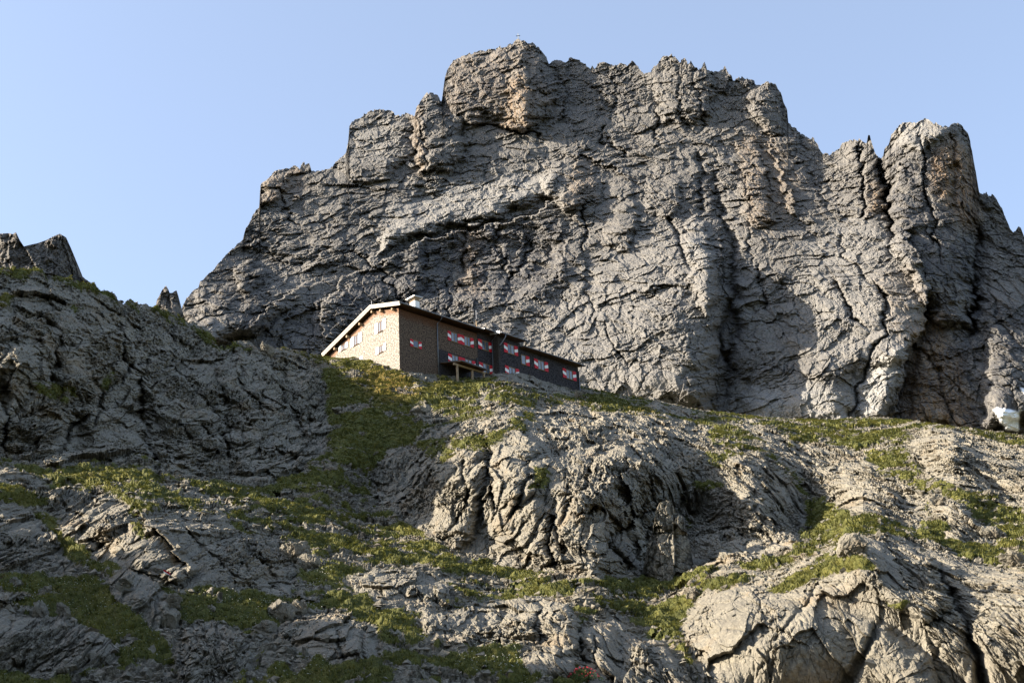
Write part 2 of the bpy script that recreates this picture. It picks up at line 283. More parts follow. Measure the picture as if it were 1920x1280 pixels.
    for p,v in [([(600,680),(640,540),(760,450),(900,420),(1060,420),(1070,530),(960,570),(840,600),(700,680)],.85),([(1660,420),(1665,270),(1760,260),(1830,330),(1840,560),(1760,620),(1700,500)],.8),([(1690,800),(1700,660),(1840,560),(1990,600),(1990,820)],.75),
        ([(400,680),(450,600),(600,560),(640,680)],.6),([(1290,340),(1350,330),(1390,520),(1385,700),(1360,700),(1350,480)],.5),([(835,230),(835,120),(940,130),(930,230)],.5),([(1000,130),(1200,130),(1200,220),(1040,240)],.3)]: add_mask(MK,p,v,22)
    for p,v in [([(1560,820),(1600,710),(1700,640),(1690,690),(1650,760),(1640,820)],.75),([(1395,800),(1400,720),(1500,710),(1590,740),(1580,800)],.5),([(376,636),(405,603),(425,603),(400,640)],.4),([(700,480),(725,395),(790,352),(900,338),(1000,320),(1060,325),(1010,380),(920,415),(850,425),(770,452)],.35),([(1000,620),(1150,460),(1260,420),(1320,430),(1345,560),(1330,700),(1200,760),(1060,700)],.15),([(1470,590),(1500,450),(1610,395),(1700,460),(1740,570),(1700,680),(1560,700)],.2),([(1672,275),(1685,235),(1735,215),(1770,240),(1765,262),(1720,280)],.35),([(640,300),(660,220),(770,225),(770,310)],.2),([(1287,470),(1300,400),(1330,440),(1330,520)],.4)]: add_mask(MP,p,v,20)  # pale slabs, plus sunlight painted as lighter colour on the lit faces
    for p in [[(1862,768),(1870,764),(1912,772),(1909,810),(1886,806)],[(1909,770),(1917,766),(1914,774)],[(1912,726),(1930,730),(1930,752)]]: add_mask(MSN,p,1,2)
    sx,sy=np.array(SKYL,float).T
    NC,NR=1720,640
    px=np.linspace(150,2110,NC); top=np.interp(px,sx,sy)
    sn=gn_noise(np.stack([px,0*px,0*px],-1),[('fbm',.09,3,4,.6)])[0]; (cc,_),=gn_noise(np.stack([px,0*px,0*px],-1),[('cell',1/8,5)]); (cd,_),=gn_noise(np.stack([px,0*px,0*px],-1),[('cell',1/19,7)])
    top=top+sn*2.2+((cc[:,0]-.5)*5+(cd[:,0]-.5)*6)*np.interp(px,[350,600],[.4,1])
    s=np.linspace(0,1,NR)[:,None]; PX=np.broadcast_to(px,(NR,NC)).copy(); tsm=np.convolve(np.pad(top,25,'edge'),np.ones(51)/51,'valid'); PY=tsm+(905-tsm)*s+(top-tsm)*np.clip(1-s/.22,0,1)
    ctl=[(340,600,930),(420,520,985),(150,640,930),(150,900,880),(500,350,1085),(700,210,1150),(970,80,1190),(1130,120,1185),(1260,105,1170),(1470,200,1150),(1560,290,1120),(1730,225,1075),(1900,440,1060),(2110,560,1060),
         (500,600,935),(600,500,990),(700,600,945),(900,420,1020),(900,640,905),(1200,600,915),(1200,780,890),(1500,500,965),(1500,780,890),(1700,500,975),(1750,780,905),(1900,700,930),(1200,350,1050),(1450,350,1060),(700,400,1040),(2110,800,930),(500,900,880),(1200,900,860),(1900,900,880)]
    gx,gy=np.meshgrid(np.linspace(100,2200,90),np.linspace(40,960,60)); hb=rbf(ctl,gx,gy)
    fx=(PX-100)/2100*89; fy=(PY-40)/920*59; i=np.clip(fx.astype(int),0,88); j=np.clip(fy.astype(int),0,58); fx-=i; fy-=j
    h=(hb[j,i]*(1-fx)+hb[j,i+1]*fx)*(1-fy)+(hb[j+1,i]*(1-fx)+hb[j+1,i+1]*fx)*fy
    P0=world(PX,PY,h)
    U=.40                                           # metres per picture px at the wall
    q=P0.reshape(-1,3)/U
    wa,wb=gn_noise(q,[('fbm',1/45,5,4,.55),('fbm',1/45,25,4,.55)])
    wpx=PX+wa.reshape(PX.shape)*12; wpy=PY+wb.reshape(PX.shape)*12
    Nf=sample(MB,wpx,wpy)*1.9
    vert=sstep(.2,.75,sample(np.maximum(MK,MO),wpx,wpy)).ravel()     # steep, vertically jointed zones
    N=rock_relief(q,R(33),.35+.65*vert,.33,0,.3,.6,1.35)*.78
    N=N.reshape(PX.shape)+Nf
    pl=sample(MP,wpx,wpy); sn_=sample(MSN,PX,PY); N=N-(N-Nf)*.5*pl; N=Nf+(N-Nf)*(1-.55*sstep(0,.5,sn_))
    Hh=h-N*U
    P=world(PX,PY,Hh)
    # back of the ridge, and foot of the wall
    back=[]; 
    for k,(dy,dz) in enumerate([(3,-1),(9,-6),(22,-20),(60,-70),(140,-180),(300,-420),(480,-700)]):
        b=P[0].copy(); b[:,1]+=dy; b[:,2]+=dz+ (sn*3*k); b[:,0]+=sn*2*k; back.append(b)
    foot=[]
    for dy,dz in [(-25,-30),(-80,-90),(-200,-180)]:
        b=P[-1].copy(); b[:,1]+=dy; b[:,2]+=dz; foot.append(b)
    P=np.concatenate([np.array(back[::-1]),P,np.array(foot)],0); nb=len(back); nf=len(foot)
    ext=lambda A: np.concatenate([np.repeat(A[:1],nb,0),A,np.repeat(A[-1:],nf,0)],0)
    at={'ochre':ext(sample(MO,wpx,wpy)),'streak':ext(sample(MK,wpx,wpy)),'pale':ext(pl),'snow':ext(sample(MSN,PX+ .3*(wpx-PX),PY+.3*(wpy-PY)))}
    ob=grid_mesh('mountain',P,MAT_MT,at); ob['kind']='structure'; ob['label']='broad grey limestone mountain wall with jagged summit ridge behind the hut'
    return P
PM=build_mountain(); print('mountain',time.time()-T0)

# ================================================================ the near hillside
def hillside_material():
    m=NT('hillside_rock_and_turf'); v=m.pos(); big=m.noise(v,.16,5,.6); mid=m.noise(v,1.1,5,.65); fine=m.noise(v,7,5,.7)
    base=m.ramp(big,[(.32,(0.128,0.118,0.097)),(.5,(0.170,0.156,0.126)),(.68,(0.220,0.200,0.158))])
    base=m.mix(.5,base,m.ramp(mid,[(.3,(0.077,0.072,0.062)),(.5,(0.170,0.156,0.126)),(.68,(0.277,0.251,0.198))]))
    base=m.mix(.45,base,m.ramp(fine,[(.34,(0.047,0.043,0.035)),(.48,(0.154,0.143,0.113)),(.64,(0.329,0.299,0.238))]))
    lich=m.math('MULTIPLY',m.ramp(m.noise(v,.55,6,.7),[(.52,0),(.62,1)]),m.ramp(fine,[(.4,0),(.55,1)]))
    base=m.mix(m.math('MULTIPLY',lich,.55),base,(0.072,0.066,0.053))
    base=m.mix(m.math('MULTIPLY',m.ramp(m.noise(v,.3,4,.6),[(.55,0),(.68,1)]),.4),base,(0.205,0.147,0.084))
    g1=m.noise(v,.22,5,.6); g2=m.noise(v,2.2,5,.7); g3=m.noise(v,14,3,.7)
    gr=m.ramp(g1,[(.3,(.034,.038,.012)),(.5,(.075,.077,.017)),(.62,(.135,.118,.024)),(.75,(.18,.12,.03))])
    gr=m.mix(.55,gr,m.ramp(g2,[(.32,(.014,.018,.007)),(.5,(.066,.072,.016)),(.66,(.17,.15,.034))]))
    gr=m.mix(.35,gr,m.ramp(g3,[(.38,(.014,.02,.007)),(.65,(.13,.13,.035))]))
    gr=m.mix(m.math('MULTIPLY',m.attr('gold'),m.ramp(g2,[(.35,0),(.6,1)])),gr,(.22,.13,.025))
    gm=m.attr('grass'); gmn=m.math('ADD',gm,m.math('MULTIPLY',m.math('SUBTRACT',m.noise(v,3.5,5,.7),.5),.9)); gm2=m.ramp(gmn,[(.42,0),(.55,1)])
    soil=m.mix(m.attr('soil'),base,m.mix(m.ramp(fine,[(.38,0),(.62,1)]),(.05,.043,.03),base))
    m.color(m.mix(gm2,soil,gr)); m.bump(m.noise(v,9,6,.75),.8,.09); return m.m
MAT_HILL=hillside_material()
CREST=[(-220,470),(-80,515),(0,505),(50,508),(100,520),(150,527),(165,528),(190,540),(230,560),(262,577),(290,578),(330,597),(365,602),(380,612),(405,640),(440,645),(470,652),(500,655),(530,655),(570,662),(605,667),(624,670),(645,672),(675,669),(702,668),(712,662),(728,659),(740,660),(752,662),(762,666),(775,676),(790,681),(797,678),(808,679),(820,688),(823,692),(860,700),(887,706),(914,706),(926,702),(937,700),(960,697),(982,696),(1004,701),(1020,708),(1039,715),(1064,719),(1086,722),(1098,727),(1120,732),(1180,743),(1212,747),(1240,752),(1300,766),(1340,770),(1380,775),(1440,782),(1500,786),(1560,787),(1600,783),(1640,781),(1700,787),(1760,795),(1800,801),(1860,808),(1885,812),(1920,815),(2000,826),(2220,856)]
def build_hillside():
    MB=np.zeros((MH,MW)); MR=np.zeros((MH,MW)); MG=np.zeros((MH,MW)); GO=np.zeros((MH,MW))
    def rock(poly,N,gx=0,gy=0,soft=14,edge=7): add_block(MB,poly,N*(1.25 if N>4 else 1.0),gx,gy*.3,soft*(3. if soft>=20 else 1.6),True); add_mask(MR,poly,1,edge)
    def lump(poly,N,gx=0,soft=14): add_block(MB,poly,N*.62,gx,0,soft); add_mask(MR,poly,1,7)
    sub=lambda p,N,gx=0,gy=0,soft=10,e=7: lump(p,N*1.6,gx,soft)
    C=lambda *a:add_crack(MB,*a); S=lambda *a:add_step(MB,*a)
    # N in metres nearer than the slope; gx, gy metres per picture px
    rock([(-90,535),(0,518),(100,532),(150,545),(200,560),(270,588),(340,608),(400,650),(480,668),(520,664),(600,690),(612,740),(622,800),(612,840),(560,880),(520,900),(450,908),(390,905),(300,872),(250,850),(150,868),(80,875),(0,860),(-90,860)],5,-.004,.012,40)
    for p,N in [([(-90,640),(0,600),(90,640),(150,760),(110,860),(-90,860)],4),([(90,600),(180,590),(230,680),(240,760),(180,830),(120,740)],3),([(250,590),(320,620),(330,700),(290,750),(240,700)],3),
        ([(270,720),(330,660),(400,690),(430,780),(420,860),(340,880),(290,800)],4),([(400,660),(500,670),(560,760),(600,850),(520,890),(430,890),(420,760)],4),([(520,670),(600,700),(615,800),(590,850),(540,760)],3),
        ([(150,780),(240,760),(290,840),(220,870),(150,860)],2.5),([(340,820),(420,840),(450,900),(380,905),(330,880)],2.5)]: lump(p,N*1.3,0,24)
    rock([(-90,880),(0,880),(60,902),(150,915),(260,932),(330,942),(420,958),(520,1035),(550,1080),(548,1120),(430,1112),(330,1100),(210,1062),(150,1020),(90,960),(0,970),(-90,960)],2.4,-.004,.014,16)
    sub([(180,935),(260,935),(330,1010),(370,1070),(340,1095),(250,1070),(190,1010)],1.6,.012,.01,12)
    rock([(-90,960),(60,965),(115,1000),(140,1060),(60,1082),(-90,1075)],2.5,0,.01,12)
    rock([(208,1085),(235,1072),(290,1085),(332,1112),(330,1150),(295,1182),(250,1150),(215,1118)],1.7,.008,.012,10,4)
    rock([(303,1118),(322,1106),(337,1125),(338,1170),(318,1182),(302,1155)],1.2,0,.006,7,4)
    rock([(-90,1140),(60,1150),(110,1150),(200,1195),(225,1250),(90,1275),(-90,1240)],2.2,.002,.01,14)
    rock([(330,1165),(400,1158),(450,1190),(490,1220),(480,1262),(430,1285),(335,1300)],2.2,.006,.01,14)
    rock([(500,1185),(560,1152),(640,1150),(700,1175),(722,1225),(690,1250),(620,1252),(560,1220)],1.8,.003,.01,12)
    rock([(640,1085),(700,1066),(770,1068),(822,1093),(848,1120),(800,1150),(700,1122)],2.2,.01,.014,10)
    rock([(512,1035),(550,1018),(575,1038),(602,1072),(570,1084),(540,1062)],1.6,0,.01,9)
    rock([(770,1150),(850,1140),(930,1122),(1010,1118),(1062,1130),(1092,1180),(1062,1220),(1000,1215),(850,1215),(800,1200)],2,.002,.012,10)
    sub([(930,1135),(1000,1125),(1010,1150),(1000,1205),(960,1200)],.8,.01,0,7)
    sub([(1015,1150),(1050,1130),(1085,1150),(1090,1190),(1075,1240),(1040,1240),(1020,1200)],1.2,.006,.01,9)
    sub([(970,1225),(1040,1210),(1080,1250),(1060,1280),(990,1270)],1,.01,.01,9)
    rock([(1092,1180),(1150,1152),(1230,1200),(1290,1250),(1310,1330),(1090,1330),(1105,1240)],2.6,.004,.01,12)
    rock([(1270,1185),(1300,1125),(1370,1100),(1480,1062),(1530,1035),(1590,1008),(1622,998),(1690,1010),(1760,1018),(1850,1060),(1930,1080),(2060,1100),(2060,1360),(1340,1360),(1290,1235)],3.4,.003,.022,20)
    sub([(1578,1060),(1590,1015),(1622,1000),(1700,1020),(1760,1060),(1790,1140),(1720,1180),(1640,1120)],2,.006,.006,12)
    sub([(1810,1330),(1812,1180),(1850,1120),(1940,1120),(2060,1160),(2060,1340)],1.5,.006,.006,14)
    sub([(1400,1200),(1520,1130),(1640,1160),(1740,1230),(1790,1330),(1430,1330)],2,.004,.008,20)
    rock([(688,905),(720,862),(760,832),(800,802),(880,785),(960,770),(1050,758),(1150,775),(1250,808),(1325,850),(1332,880),(1295,930),(1240,962),(1215,1010),(1240,1062),(1190,1082),(1110,1086),(1050,1072),(950,1060),(900,1040),(800,1012),(722,960)],7,.004,.02,30)
    for p,N,gx in [([(700,900),(735,840),(765,840),(760,900),(720,940)],2,.015),([(740,940),(780,870),(815,850),(800,940),(760,980)],2,.015),([(790,990),(810,880),(860,800),(905,800),(915,880),(890,1010),(850,1030)],4,.02),
        ([(915,1010),(925,870),(960,820),(1010,820),(1020,880),(960,1000)],3,.015),([(920,1050),(940,980),(1000,930),(1050,960),(1040,1060),(980,1060)],4,.018),([(1040,1060),(1050,940),(1120,900),(1180,940),(1190,1070),(1110,1085)],4,.004),
        ([(1050,930),(1070,860),(1130,830),(1180,850),(1160,940),(1100,960)],3,.01),([(1000,830),(1050,765),(1130,775),(1160,830),(1080,850)],3,.006),([(1150,830),(1250,820),(1320,860),(1290,920),(1200,900)],2.5,.002),
        ([(800,830),(850,790),(900,790),(890,830),(830,850)],1.5,.01)]: lump(p,N,gx)
    rock([(1320,872),(1370,850),(1440,860),(1502,920),(1516,990),(1482,1036),(1380,1042),(1312,965),(1290,930)],5,-.002,.016,20)
    rock([(1212,1020),(1232,945),(1250,938),(1262,950),(1262,1060),(1225,1066)],3,.02,.01,6,4); rock([(1262,950),(1280,965),(1292,1010),(1285,1062),(1264,1062)],3.4,.02,.01,5,4)
    rock([(1290,960),(1340,970),(1380,1060),(1290,1065)],2.2,-.01,.008,10)
    rock([(1690,832),(1740,797),(1790,800),(1870,830),(2060,850),(2060,965),(1880,932),(1800,912),(1740,892)],4,.008,.016,14)
    sub([(1740,815),(1790,805),(1810,880),(1760,890)],1.5,.02,0,8)
    rock([(1600,902),(1680,890),(1742,940),(1720,1000),(1600,962),(1530,930),(1380,790),(1420,790)],2,.003,.012,14)
    rock([(1742,935),(1760,925),(1792,932),(1850,990),(1872,1022),(1800,1012),(1748,975)],3,.01,.012,8,5)
    rock([(1885,1045),(1920,1035),(2000,1050),(2000,1080),(1890,1075)],2,0,.02,8)
    rock([(738,668),(765,664),(790,686),(800,700),(818,705),(830,716),(790,712),(755,695)],2.2,.01,.012,6,4)
    rock([(930,706),(940,698),(982,694),(1020,708),(1064,720),(1085,745),(1010,742),(960,722)],2.6,.002,.016,7,4)
    rock([(760,757),(790,750),(812,772),(790,780)],1,.01,.01,5,4); rock([(893,742),(905,735),(950,770),(940,780),(900,760)],.9,.01,.01,4,4)
    rock([(1210,750),(1240,752),(1300,768),(1330,776),(1300,785),(1230,770)],1.2,0,.01,5,4)
    rock([(1130,775),(1250,780),(1330,800),(1330,850),(1250,815),(1180,790)],1.2,0,.01,7,6)
    rock([(490,650),(505,646),(600,668),(600,690),(520,668)],1.3,0,.01,6,4)
    rock([(1650,890),(1600,840),(1500,830),(1460,850),(1560,900)],1,0,.01,8)
    for l,d,w_ in [([(225,600),(235,660),(232,700)],2.2,4),([(180,800),(200,740),(240,690),(300,660)],2.0,4),([(270,700),(265,780),(300,860),(300,905)],2.5,5),([(330,660),(370,740),(420,800),(430,870)],1.8,4),([(110,620),(105,700),(115,760)],1.6,4),
        ([(0,690),(20,780),(10,860)],2,5),([(430,650),(470,740),(500,790)],1.8,4),([(500,680),(540,760),(580,830)],1.6,4),([(380,790),(410,830),(400,860)],1.5,4),([(100,860),(140,800),(170,770)],1.6,4),([(320,600),(320,640),(335,690)],1.3,3),
        ([(915,820),(922,900),(930,960)],2.2,4),([(865,860),(880,930),(850,990)],1.8,4),([(1005,840),(985,900),(960,980)],1.6,4),([(1080,960),(1130,950),(1180,1000)],1.8,4),([(1110,860),(1090,920),(1060,980)],1.6,4),([(1180,1075),(1140,1010),(1200,960),(1250,920)],2,5),
        ([(1040,960),(1060,1020),(1050,1070)],1.4,4),([(790,860),(760,920),(750,960)],1.4,4),([(1290,930),(1260,970),(1210,1080)],2.6,6),([(1775,1100),(1800,1150),(1830,1230),(1850,1330)],2.8,9),([(1740,1050),(1770,1080),(1790,1120)],1.6,6),
        ([(1262,945),(1264,1000),(1262,1060)],1.2,2.5),([(1010,1130),(1008,1180),(1020,1240)],1,4),([(1095,1170),(1092,1240),(1100,1300)],1.2,5),([(1125,1190),(1112,1260)],.9,4),([(1340,900),(1380,960),(1400,1030)],1.2,4),
        ([(1420,880),(1450,950),(1470,1020)],1.2,4),([(1380,880),(1420,950),(1440,1030)],1,4),([(1640,1160),(1620,1220),(1580,1330)],1,6),([(700,1075),(720,1090),(770,1080)],.7,2),([(560,1040),(570,1070)],.7,2),([(1545,1060),(1520,1130),(1450,1200)],.8,5),
        ([(330,960),(380,1030),(450,1100)],1.2,5),([(120,930),(160,990),(220,1040)],1,5),([(430,990),(470,1050),(520,1100)],1,5),([(640,1160),(650,1240)],.8,3),([(680,1170),(690,1230)],.8,3),([(945,1130),(935,1180),(940,1210)],.7,3)]: C(l,d,w_)
    for l,A,rc in [([(905,800),(920,880),(900,1000)],3,24),([(1050,960),(1040,1020),(1050,1075)],3,20),([(1175,850),(1180,940),(1200,1060)],3,26),([(230,940),(300,1000),(360,1080)],2.2,24)]: S(l,A,rc)
    # turf: + where it covers, - where scree shows
    for p,v in [([(600,665),(740,665),(800,705),(900,720),(930,760),(820,770),(760,830),(700,870),(640,880),(610,820),(615,720)],1),([(1090,735),(1180,745),(1330,780),(1340,830),(1250,800),(1150,770),(1090,755)],1),([(1400,780),(1640,785),(1700,790),(1640,830),(1500,830)],.7),
        ([(1500,900),(1540,930),(1600,970),(1700,1000),(1640,1000),(1540,1030),(1440,1080),(1480,1040),(1520,990)],1),([(1330,780),(1420,790),(1560,800),(1700,800),(1680,850),(1560,850),(1450,840),(1360,830)],.55),([(1540,860),(1640,850),(1760,920),(1740,940),(1640,890)],.5),([(1820,800),(1930,818),(1990,840),(1900,840)],.5),([(1640,960),(1760,1000),(1900,1040),(1860,1060),(1700,1010)],.5),([(1380,1060),(1500,1040),(1560,1020),(1540,1040),(1420,1090)],.7),([(1740,900),(1800,915),(1960,980),(1960,1030),(1870,1010),(1790,930)],1),([(340,1110),(430,1115),(530,1130),(510,1150),(440,1150),(350,1150)],1),
        ([(-90,1085),(60,1085),(190,1085),(220,1120),(300,1185),(330,1220),(250,1200),(120,1150),(-90,1130)],1),([(-90,1210),(60,1240),(140,1290),(-90,1330)],1),([(330,1290),(480,1240),(560,1230),(700,1260),(700,1330),(330,1330)],.8),([(860,1220),(1000,1205),(980,1240),(1010,1290),(900,1290)],1),
        ([(640,880),(620,960),(560,1010),(500,980),(500,920),(560,900)],.7),([(620,950),(800,1000),(900,1060),(1080,1100),(1050,1120),(900,1090),(700,1030)],.7),([(1090,1090),(1240,1070),(1440,1075),(1420,1100),(1280,1120),(1100,1120)],.8),
        ([(60,950),(110,950),(150,1030),(230,1070),(180,1085),(130,1050)],1),([(720,730),(850,725),(1080,765),(1000,800),(960,830),(880,800),(820,780)],.5),([(100,870),(250,850),(330,900),(200,910)],.8),([(400,905),(560,890),(560,960),(420,940)],.6),
        ([(1640,860),(1690,880),(1660,900),(1610,870)],1),([(1120,1120),(1290,1130),(1280,1200),(1150,1150)],.7),([(400,630),(480,655),(470,672),(410,660)],1),([(60,515),(170,530),(230,565),(170,560),(80,540)],.35)]: add_mask(MG,p,v,10)
    for p in [[(560,1030),(640,960),(760,1010),(760,1050),(640,1070)],[(850,740),(1080,745),(1080,760),(900,770)],[(560,1100),(640,1130),(600,1150)],[(720,940),(800,1000),(760,1020),(700,980)],[(1340,790),(1460,800),(1500,850),(1400,850)]]:
        m=np.zeros((MH,MW)); add_mask(m,p,1,10); MG-=m*.9
    # tufts of turf growing on the crags
    for p in [[(70,718),(130,728),(138,745),(110,762),(75,740)],[(0,548),(20,552),(14,575),(-20,575)],[(205,700),(215,720),(200,740),(190,720)],[(130,575),(165,580),(150,590)],[(830,820),(890,815),(950,800),(990,775),(1000,790),(930,830),(900,850),(850,840)],[(770,830),(830,820),(810,870),(790,850)],
        [(1000,880),(1030,890),(1020,915),(995,905)],[(1440,1100),(1540,1050),(1600,1020),(1590,1060),(1480,1110)],[(1590,1035),(1640,1060),(1580,1070)],[(1650,1130),(1700,1130),(1690,1142)],[(1800,1080),(1820,1085),(1815,1100)],[(820,830),(860,850),(830,870)],[(930,1340),(1040,1300),(1060,1340)],
        [(100,940),(40,920),(-20,900),(-20,940),(40,960)],[(270,1010),(250,1000),(230,930),(280,960)],[(250,940),(300,950),(290,965)],[(0,860),(60,880),(130,920),(60,900)],[(1300,905),(1340,890),(1360,910),(1320,915)],[(1330,860),(1370,850),(1350,880)]]:
        m=np.zeros((MH,MW)); add_mask(m,p,1,6); MR*=1-m; MG=np.maximum(MG,m)
    for p,v in [([(690,690),(760,700),(790,740),(720,750),(660,720)],.8),([(1180,770),(1260,780),(1260,800),(1190,790)],.8),([(640,690),(700,700),(680,740)],.4),([(760,700),(850,710),(860,730),(780,730)],.3)]: add_mask(GO,p,v,16)
    cx,cy=np.array(CREST,float).T; NC,NR=1990,680
    px=np.linspace(-190,2170,NC); top=np.interp(px,cx,cy)+gn_noise(np.stack([px,0*px,0*px],-1),[('fbm',.12,3,4,.6)])[0]*1.6*np.where(px<600,3.2,1)+gn_noise(np.stack([px,0*px,0*px],-1),[('fbm',.025,3,3,.6)])[0]*np.where(px<580,16,0)
    s=np.linspace(0,1,NR)[:,None]; PX=np.broadcast_to(px,(NR,NC)).copy()
    tsm=np.convolve(np.pad(top,25,'edge'),np.ones(51)/51,'valid'); PY=tsm+(1318-tsm)*s+(top-tsm)*np.clip(1-s/.12,0,1)
    ctl=[(0,1318,46),(480,1318,46),(960,1318,47),(1440,1318,55),(1920,1318,54),(0,1200,52),(350,1200,51),(650,1200,52),(960,1200,55),(1300,1200,59),(1650,1220,57),(1920,1200,56),(0,1110,58),(450,1125,57),(800,1120,64),(1100,1130,64),(1350,1085,68),(1600,1025,62.5),(1920,1090,62),(1600,978,79),(1790,1000,80),
     (0,1000,68),(300,1085,58),(420,1100,59),(550,1080,68),(640,1030,78),(800,1050,78),(1000,1085,76),(1200,1085,80),(1440,1050,76),(1500,1020,78),(0,860,90),(200,865,93),(400,900,95),(560,890,101),(0,900,79),(200,925,78),(400,950,79),(0,505,114),(150,528,121),(262,577,130),(400,635,141),(500,655,145),(600,668,160),(0,700,98),(300,750,114),(150,720,105),(450,780,121),(600,800,128),
     (640,720,142),(640,860,104),(540,930,92),(700,700,150),(750,662,159.5),(820,690,160),(870,704,159),(980,697,164),(1086,724,174),(690,740,138),(800,760,132),(900,740,142),(1000,745,146),(1100,770,142),(1180,745,172),(1300,768,172),(1440,782,170),(1560,787,170),(1700,788,166),(1860,808,156),(1920,815,152),(2000,826,150),
     (1400,860,116),(1540,920,116),(1700,850,128),(1900,870,122),(1700,950,100),(1900,960,97),(1850,1010,84),(1200,800,130),(900,1060,80),(950,780,116),(800,900,101),(950,900,91),(1100,900,91),(1250,930,98),(700,900,110),(1310,960,106),(1000,820,106),(1200,830,110),(1320,900,106),(1440,950,96),(1515,990,106),(180,985,70),(290,1000,66),(420,1020,69),(1300,1170,63),(1450,1120,60.5),(1600,1120,59),(1780,1110,61),(1860,1150,58),(1780,850,118),(-70,890,78),(-70,520,108),(-70,1100,57),(1990,960,94),(2170,1318,56),(2170,1150,64),(2170,980,92),(2170,856,150),(-190,1318,46),(-190,1100,57),(-190,900,74),(-190,850,86),(-190,480,100)]
    gx,gy=np.meshgrid(np.linspace(-200,2200,100),np.linspace(440,1330,62)); hb=rbf(ctl,gx,gy)
    fx=(PX+200)/2400*99; fy=(PY-440)/890*61; i=np.clip(fx.astype(int),0,98); j=np.clip(fy.astype(int),0,60); fx-=i; fy-=j
    h=(hb[j,i]*(1-fx)+hb[j,i+1]*fx)*(1-fy)+(hb[j+1,i]*(1-fx)+hb[j+1,i+1]*fx)*fy
    P0=world(PX,PY,h); q=P0.reshape(-1,3)
    wa,wb=gn_noise(q,[('fbm',1/5,5,4,.55),('fbm',1/5,25,4,.55)]); wpx=PX+wa.reshape(PX.shape)*16; wpy=PY+wb.reshape(PX.shape)*12
    mb=sample(MB,wpx,wpy); rockm=sample(MR,wpx,wpy); gb=sample(MG,wpx,wpy)
    P1=world(PX,PY,h-mb)
    def blur(A,k):
        ker=np.ones(2*k+1)/(2*k+1)
        for ax in (0,1):
            pad=[(0,0)]*3; pad[ax]=(k+1,k); c=np.cumsum(np.pad(A,pad,'edge'),axis=ax); n=A.shape[ax]
            A=(np.take(c,range(2*k+1,2*k+1+n),ax)-np.take(c,range(0,n),ax))/(2*k+1)
        return A
    NN=grid_normals(blur(blur(P1,5),5)); NN*=np.sign((NN*-P1).sum(-1,keepdims=True))
    steep=1-sstep(.35,.75,NN[...,2])
    q=P1.reshape(-1,3)
    # ground cover
    n1,n2,n3=gn_noise(q*(1,1,1.6),[('fbm',(1/5,1/9,1/5),61,5,.6),('fbm',1/1.6,63,4,.6),('fbm',1/14,65,3,.5)])
    n1,n2,n3=[x.reshape(PX.shape) for x in(n1,n2,n3)]
    # broken bedrock that pokes through the turf
    outc=sstep(.10,.2,n1+n3*.5+n2*.4-gb*.3-.20)
    rk=np.clip(np.maximum(rockm,outc*.9),0,1)
    turf=sstep(-.12,.10,gb*.5-.01+n1*-1.3+n2*.9)*(1-rk)
    crev=sstep(.16,.3,n2*.7+n3*.5-steep*.25)*.0
    # rock relief
    UF=.034; qr=(P0*(1,.22,.40))/UF
    MA=np.zeros((MH,MW)); ids=[(112,[(680,1095),(680,860),(800,780),(1050,740),(1180,770),(1215,830),(1200,1095)]),(60,[(1200,1090),(1205,930),(1300,940),(1300,1090)]),(-6,[(1300,1090),(1215,830),(1250,790),(1560,840),(1560,1060)]),
      (70,[(1260,1340),(1260,1100),(1560,1000),(1660,990),(1780,1340)]),(25,[(1660,990),(1780,1020),(2100,1080),(2100,1340),(1780,1340)]),(40,[(840,1340),(840,1100),(1090,1100),(1320,1230),(1320,1340)]),(-30,[(250,560),(640,640),(640,910),(330,910)]),(60,[(-90,500),(250,560),(330,910),(-90,910)]),(30,[(300,1150),(840,1130),(840,1340),(300,1340)]),(55,[(1660,780),(2100,780),(2100,980),(1800,960)])]
    for k,(an,pl_) in enumerate(ids): m=np.zeros((MH,MW)); add_mask(m,pl_,1,.5); MA[m>.5]=k+1
    lab=MA[np.clip(((wpy-MY0)/MS).astype(int),0,MH-1),np.clip(((wpx-MX0)/MS).astype(int),0,MW-1)]
    for k,(an,pl_) in enumerate(ids):
        m=lab==k+1
        if m.any(): c=qr[m].mean(0); v=qr[m]-c; ca,sa=math.cos(R(an)),math.sin(R(an)); qr[m]=np.stack([v[:,0]*ca+v[:,2]*sa,v[:,1],-v[:,0]*sa+v[:,2]*ca],-1)+c+k*333.
    AM=np.zeros((MH,MW)); add_mask(AM,[(-90,500),(250,560),(480,650),(620,690),(620,850),(520,910),(330,900),(-90,870)],.25,20); add_mask(AM,[(1280,1200),(1590,1000),(2060,1080),(2060,1399),(1300,1399)],-.2,20); add_mask(AM,[(-90,880),(420,940),(560,1090),(840,1120),(1300,1210),(1300,1399),(-90,1399)],.35,20)
    qr=qr.reshape(-1,3)
    D=rock_relief(qr,R(-58),np.full(len(qr),.25,np.float32),.62,300,2.0,1.0,2.3)*UF*1.15
    D=(D-D.mean()).reshape(PX.shape)*np.clip(h/88,.62,1.25)*(1+sample(AM,wpx,wpy))
    # turf relief: hummocks; and scree
    qg=warp(q*(1,1,1.3),1/1.5,.35,91)
    (c1,d1),(c2,d2),(c3,d3)=gn_noise(qg,[('cell',(1/1.3,1/1.0,1/1.0),71),('cell',1/.55,73),('cell',1/.22,75)])
    hum=lambda c,d,H:H*(.5+c[:,0])*np.clip(1-2.2*(d**2).sum(-1),0,1)
    T=(hum(c1,d1,.20)+hum(c2,d2,.10)+gn_noise(q,[('fbm',1/.5,95,4,.7)])[0]*.10+gn_noise(q,[('fbm',1/3,93,4,.6)])[0]*.35).reshape(PX.shape)
